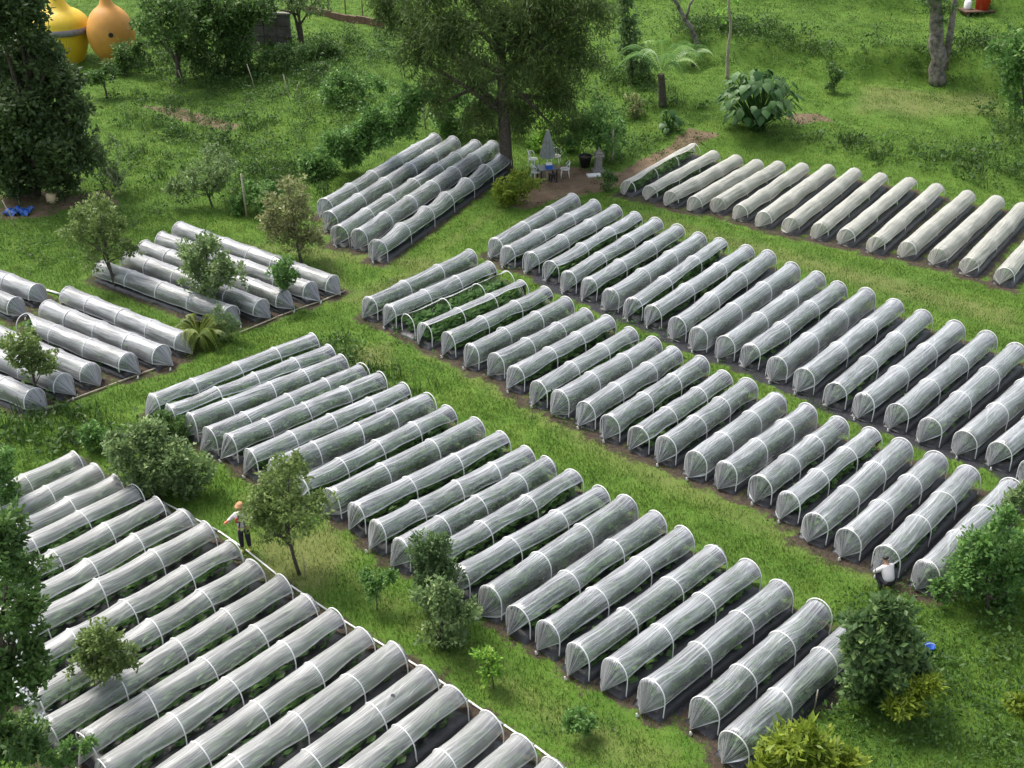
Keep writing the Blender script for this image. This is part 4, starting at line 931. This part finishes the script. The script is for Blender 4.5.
J = dict(pelvis=(-.05, 0, .27), spine=(.05, 0, .44), chest=(.16, 0, .62), neck=(.24, 0, .76), jaw=(.28, 0, .81), head=(.32, 0, .88), crown=(.33, 0, .95), face=(1, 0, -.35),
         sh_l=(.18, .17, .68), el_l=(.32, .27, .48), wr_l=(.44, .14, .36), sh_r=(.18, -.17, .68), el_r=(.33, -.25, .47), wr_r=(.45, -.08, .34),
         hip_l=(-.02, .1, .27), kn_l=(.34, .2, .46), an_l=(.06, .16, .08), toe_l=(.2, .18, .03), hip_r=(-.02, -.1, .27), kn_r=(.34, -.18, .44), an_r=(.06, -.15, .08), toe_r=(.2, -.17, .03))
person(rt, J, m_wsh, m_trs, m_black, None)

# ------------------------------------------------------------------ grass and weeds (nobody could count these)
def clump(name, nb, hgt, spread, wid, mat, bend=.5, leafy=False):
    r = np.random.default_rng(len(name) + nb)
    if leafy:
        c = np.stack([r.normal(0, spread, nb), r.normal(0, spread, nb), np.abs(r.normal(.4, .3, nb)) * hgt], 1)
        v, f = leaf_arrays(c, rand_dirs(nb, .5, r), rand_dirs(nb, 1.2, r), r.uniform(.6, 1.3, nb) * wid * 2, r.uniform(.7, 1.2, nb) * wid)
        me = npmesh(name, v, f, mat, False)
    else:
        v, f = [], []
        for q in range(nb):
            x, y = r.normal(0, spread, 2); a = r.uniform(0, 6.28); hh = hgt * r.uniform(.5, 1.2); bx, by = math.cos(a) * hh * bend * r.uniform(.2, 1.2), math.sin(a) * hh * bend * r.uniform(.2, 1.2)
            wx, wy = -math.sin(a) * wid / 2, math.cos(a) * wid / 2; b0 = len(v)
            v += [(x - wx, y - wy, 0), (x + wx, y + wy, 0), (x + bx * .4 + wx * .8, y + by * .4 + wy * .8, hh * .6), (x + bx * .4 - wx * .8, y + by * .4 - wy * .8, hh * .6), (x + bx, y + by, hh)]
            f += [(b0, b0 + 1, b0 + 2, b0 + 3), (b0 + 3, b0 + 2, b0 + 4)]
        me = npmesh(name, v, f, mat, False)
    return bpy.data.objects.new(name, me)
def scatter(name, dens, clumps, smin, smax, seed, dmax):
    sel = dens > .002
    vi = np.where(sel)[0]
    qk = sel[quads].any(1); q = quads[qk]; used = np.unique(q); mp = np.full(len(gx), -1); mp[used] = np.arange(len(used))
    me = npmesh(name, tv[used], mp[q], None, False, {'dens': dens[used]})
    o = mobj(name, me); tag(o, kind='stuff')
    cl = bpy.data.collections.new(name + '_kinds')
    for c in clumps: cl.objects.link(c)
    ng = bpy.data.node_groups.new(name, 'GeometryNodeTree'); ng.interface.new_socket('Geometry', in_out='INPUT', socket_type='NodeSocketGeometry'); ng.interface.new_socket('Geometry', in_out='OUTPUT', socket_type='NodeSocketGeometry')
    nd = lambda t: ng.nodes.new(t); gi, go = nd('NodeGroupInput'), nd('NodeGroupOutput')
    dp = nd('GeometryNodeDistributePointsOnFaces'); at = nd('GeometryNodeInputNamedAttribute'); at.data_type = 'FLOAT'; at.inputs[0].default_value = 'dens'
    mu = nd('ShaderNodeMath'); mu.operation = 'MULTIPLY'; mu.inputs[1].default_value = dmax; ng.links.new(at.outputs[0], mu.inputs[0]); ng.links.new(mu.outputs[0], dp.inputs['Density']); dp.inputs['Seed'].default_value = seed
    ci = nd('GeometryNodeCollectionInfo'); ci.inputs[0].default_value = cl; ci.inputs['Separate Children'].default_value = True; ci.inputs['Reset Children'].default_value = True
    ip = nd('GeometryNodeInstanceOnPoints'); ip.inputs['Pick Instance'].default_value = True
    rv = nd('FunctionNodeRandomValue'); rv.data_type = 'FLOAT_VECTOR'; rv.inputs[0].default_value = (-.15, -.15, 0); rv.inputs[1].default_value = (.15, .15, 6.28)
    rs = nd('FunctionNodeRandomValue'); rs.data_type = 'FLOAT'; rs.inputs[2].default_value = smin; rs.inputs[3].default_value = smax; rs.inputs['Seed'].default_value = 5
    ng.links.new(gi.outputs[0], dp.inputs['Mesh']); ng.links.new(dp.outputs['Points'], ip.inputs['Points']); ng.links.new(ci.outputs[0], ip.inputs['Instance'])
    ng.links.new(rv.outputs[0], ip.inputs['Rotation']); ng.links.new(rs.outputs[1], ip.inputs['Scale']); ng.links.new(ip.outputs[0], go.inputs[0])
    md = o.modifiers.new('scatter', 'NODES'); md.node_group = ng
    return o
cosd = gx / np.maximum(gy * CP + H * SP, 1); inview = (np.abs(gx) < (gy * CP + H * SP) * .47 + 2) & (gy > 14) & (gy < 128)
bare = np.clip(np.maximum.reduce([soil * 1.25, dirt * 1.2, matm]), 0, 1)
far = np.clip(40 / np.maximum(gy, 20), .2, 1.3)
pn = .55 + .45 * vnoise(gx, gy, 2.2, 21)
gd = inview * np.clip(1 - bare * 1.15, 0, 1) * far * (1 - .6 * worn) * np.clip(pn + .35, .25, 1)
scatter('grass', gd, [clump('grass_tuft_%s' % w, 14, .085, .1, .014, M['grass']) for w in ('a', 'bb', 'ccc')], .5, 1.5, 3, 46)
wild = np.zeros(len(gx))
for pg, wv in (([(120,110),(260,40),(390,30),(400,130),(330,180),(250,190),(170,150)], .9), ([(860,610),(1024,560),(1060,780),(760,800),(820,720)], 1.0), ([(600,170),(590,120),(700,120),(720,140),(680,150)], 1.0),
               ([(770,140),(1040,190),(1040,150),(780,118)], .8), ([(0,190),(120,190),(200,230),(60,275),(0,262)], .55), ([(600,-5),(1040,-5),(1040,110),(900,80),(700,60)], .35), ([(560,330),(640,330),(700,380),(600,345)], 1.4), ([(300,340),(330,345),(420,390),(400,395)], .6),
               ([(380,330),(420,335),(640,455),(600,450)], .45), ([(400,280),(530,270),(520,300),(420,335)], .5)):
    wild = np.maximum(wild, wv * pxpoly(pg, 2.0))
bank = smooth(.28, .6, np.hypot(*[np.gradient(gz.reshape(ny_, nx_), xs if ax else ys, axis=ax) for ax in (0, 1)]).ravel()) * (gy > 50)
wd = inview * np.clip(wild * np.clip(vnoise(gx, gy, 1.6, 33) + .65, 0, 1.3) + bank * .8 + .015 * (1 - bare), 0, 1.4) * (1 - matm * .9) * far
scatter('weeds', wd, [clump('weed_%s' % w, 20, .3, .16, .05, M['weed'], leafy=True) for w in ('a', 'bb')] + [clump('weed_dark_c', 20, .35, .17, .05, M['weed_dark'], leafy=True)], .6, 1.7, 8, 9)
bk = np.zeros(len(gx))
for pg in ([(672,24),(770,30),(832,48),(838,58),(780,48),(680,40)], [(850,50),(900,54),(1024,40),(1024,58),(930,66),(850,62)], [(600,60),(640,70),(700,110),(620,100)], [(260,40),(330,60),(330,90),(240,80)],
           [(128,118),(252,150),(252,160),(128,128)], [(110,96),(140,96),(290,128),(290,136),(200,122)], [(190,60),(300,66),(300,82),(200,86)], [(130,150),(200,175),(200,186),(130,160)], [(780,140),(860,140),(1024,170),(1024,190),(860,158)], [(300,340),(322,338),(420,385),(405,392)], [(0,400),(100,420),(120,450),(0,460)],
           [(230,170),(320,160),(330,190),(240,210)], [(90,20),(210,60),(190,80),(120,70)]):
    bk = np.maximum(bk, pxpoly(pg, 1.5))
bk = inview * np.clip(bk * (vnoise(gx, gy, 1.9, 52) + .75), 0, 1.3) * (1 - matm) * far
scatter('bank_weeds', bk, [clump('bank_weed_%s' % w, 18, .4, .18, .08, M['weed_dark'], leafy=True) for w in ('a', 'bb')] + [clump('bank_grass_c', 20, .4, .12, .025, M['weed_dark'])], .6, 1.7, 18, 9)
ug = np.zeros(len(gx))
for pg, w_ in (([(672,22),(770,28),(832,46),(838,58),(780,48),(680,40)], 2.6), ([(850,48),(900,52),(1024,36),(1024,54),(930,66),(850,62)], 2.4), ([(520,90),(600,40),(650,60),(655,110),(640,150),(560,150)], .8), ([(250,40),(390,30),(420,110),(330,150),(240,90)], .8),
               ([(100,60),(250,60),(300,100),(240,100),(130,84)], 1.0), ([(130,112),(300,150),(330,180),(240,200),(250,165),(130,128)], .8), ([(850,600),(1024,560),(1060,780),(850,780),(900,700)], .2), ([(60,150),(130,150),(160,190),(90,205)], .6), ([(440,60),(520,60),(530,140),(430,140)], 1.0), ([(1000,90),(1040,90),(1040,190),(960,165)], .8)):
    ug = np.maximum(ug, w_ * pxpoly(pg, 1.6))
ug = inview * np.clip(ug * (.55 + 1.1 * vnoise(gx, gy, 2.3, 61)), 0, 2.4) * (1 - np.maximum(soil, dirt))
scatter('undergrowth', ug, [clump('bushy_%s' % w, 70, .75, .3, .085, m_, leafy=True) for w, m_ in (('a', M['weed']), ('bb', M['weed_dark']), ('ccc', M['weed_dark']))], .5, 1.5, 28, 1.1)
# litter and low weeds on the bare soil
sd_ = inview * np.clip(np.maximum(soil, dirt) - .2, 0, 1) * np.clip(vnoise(gx, gy, 1.3, 44) + .1, 0, 1) * (1 - .75 * np.clip(matm * 1.1, 0, 1))
scatter('ground_cover', sd_, [clump('sprout_a', 9, .1, .1, .05, M['weed'], leafy=True), clump('sprout_bb', 7, .1, .08, .04, M['weed_dark'], leafy=True)], .5, 1.2, 12, 16)
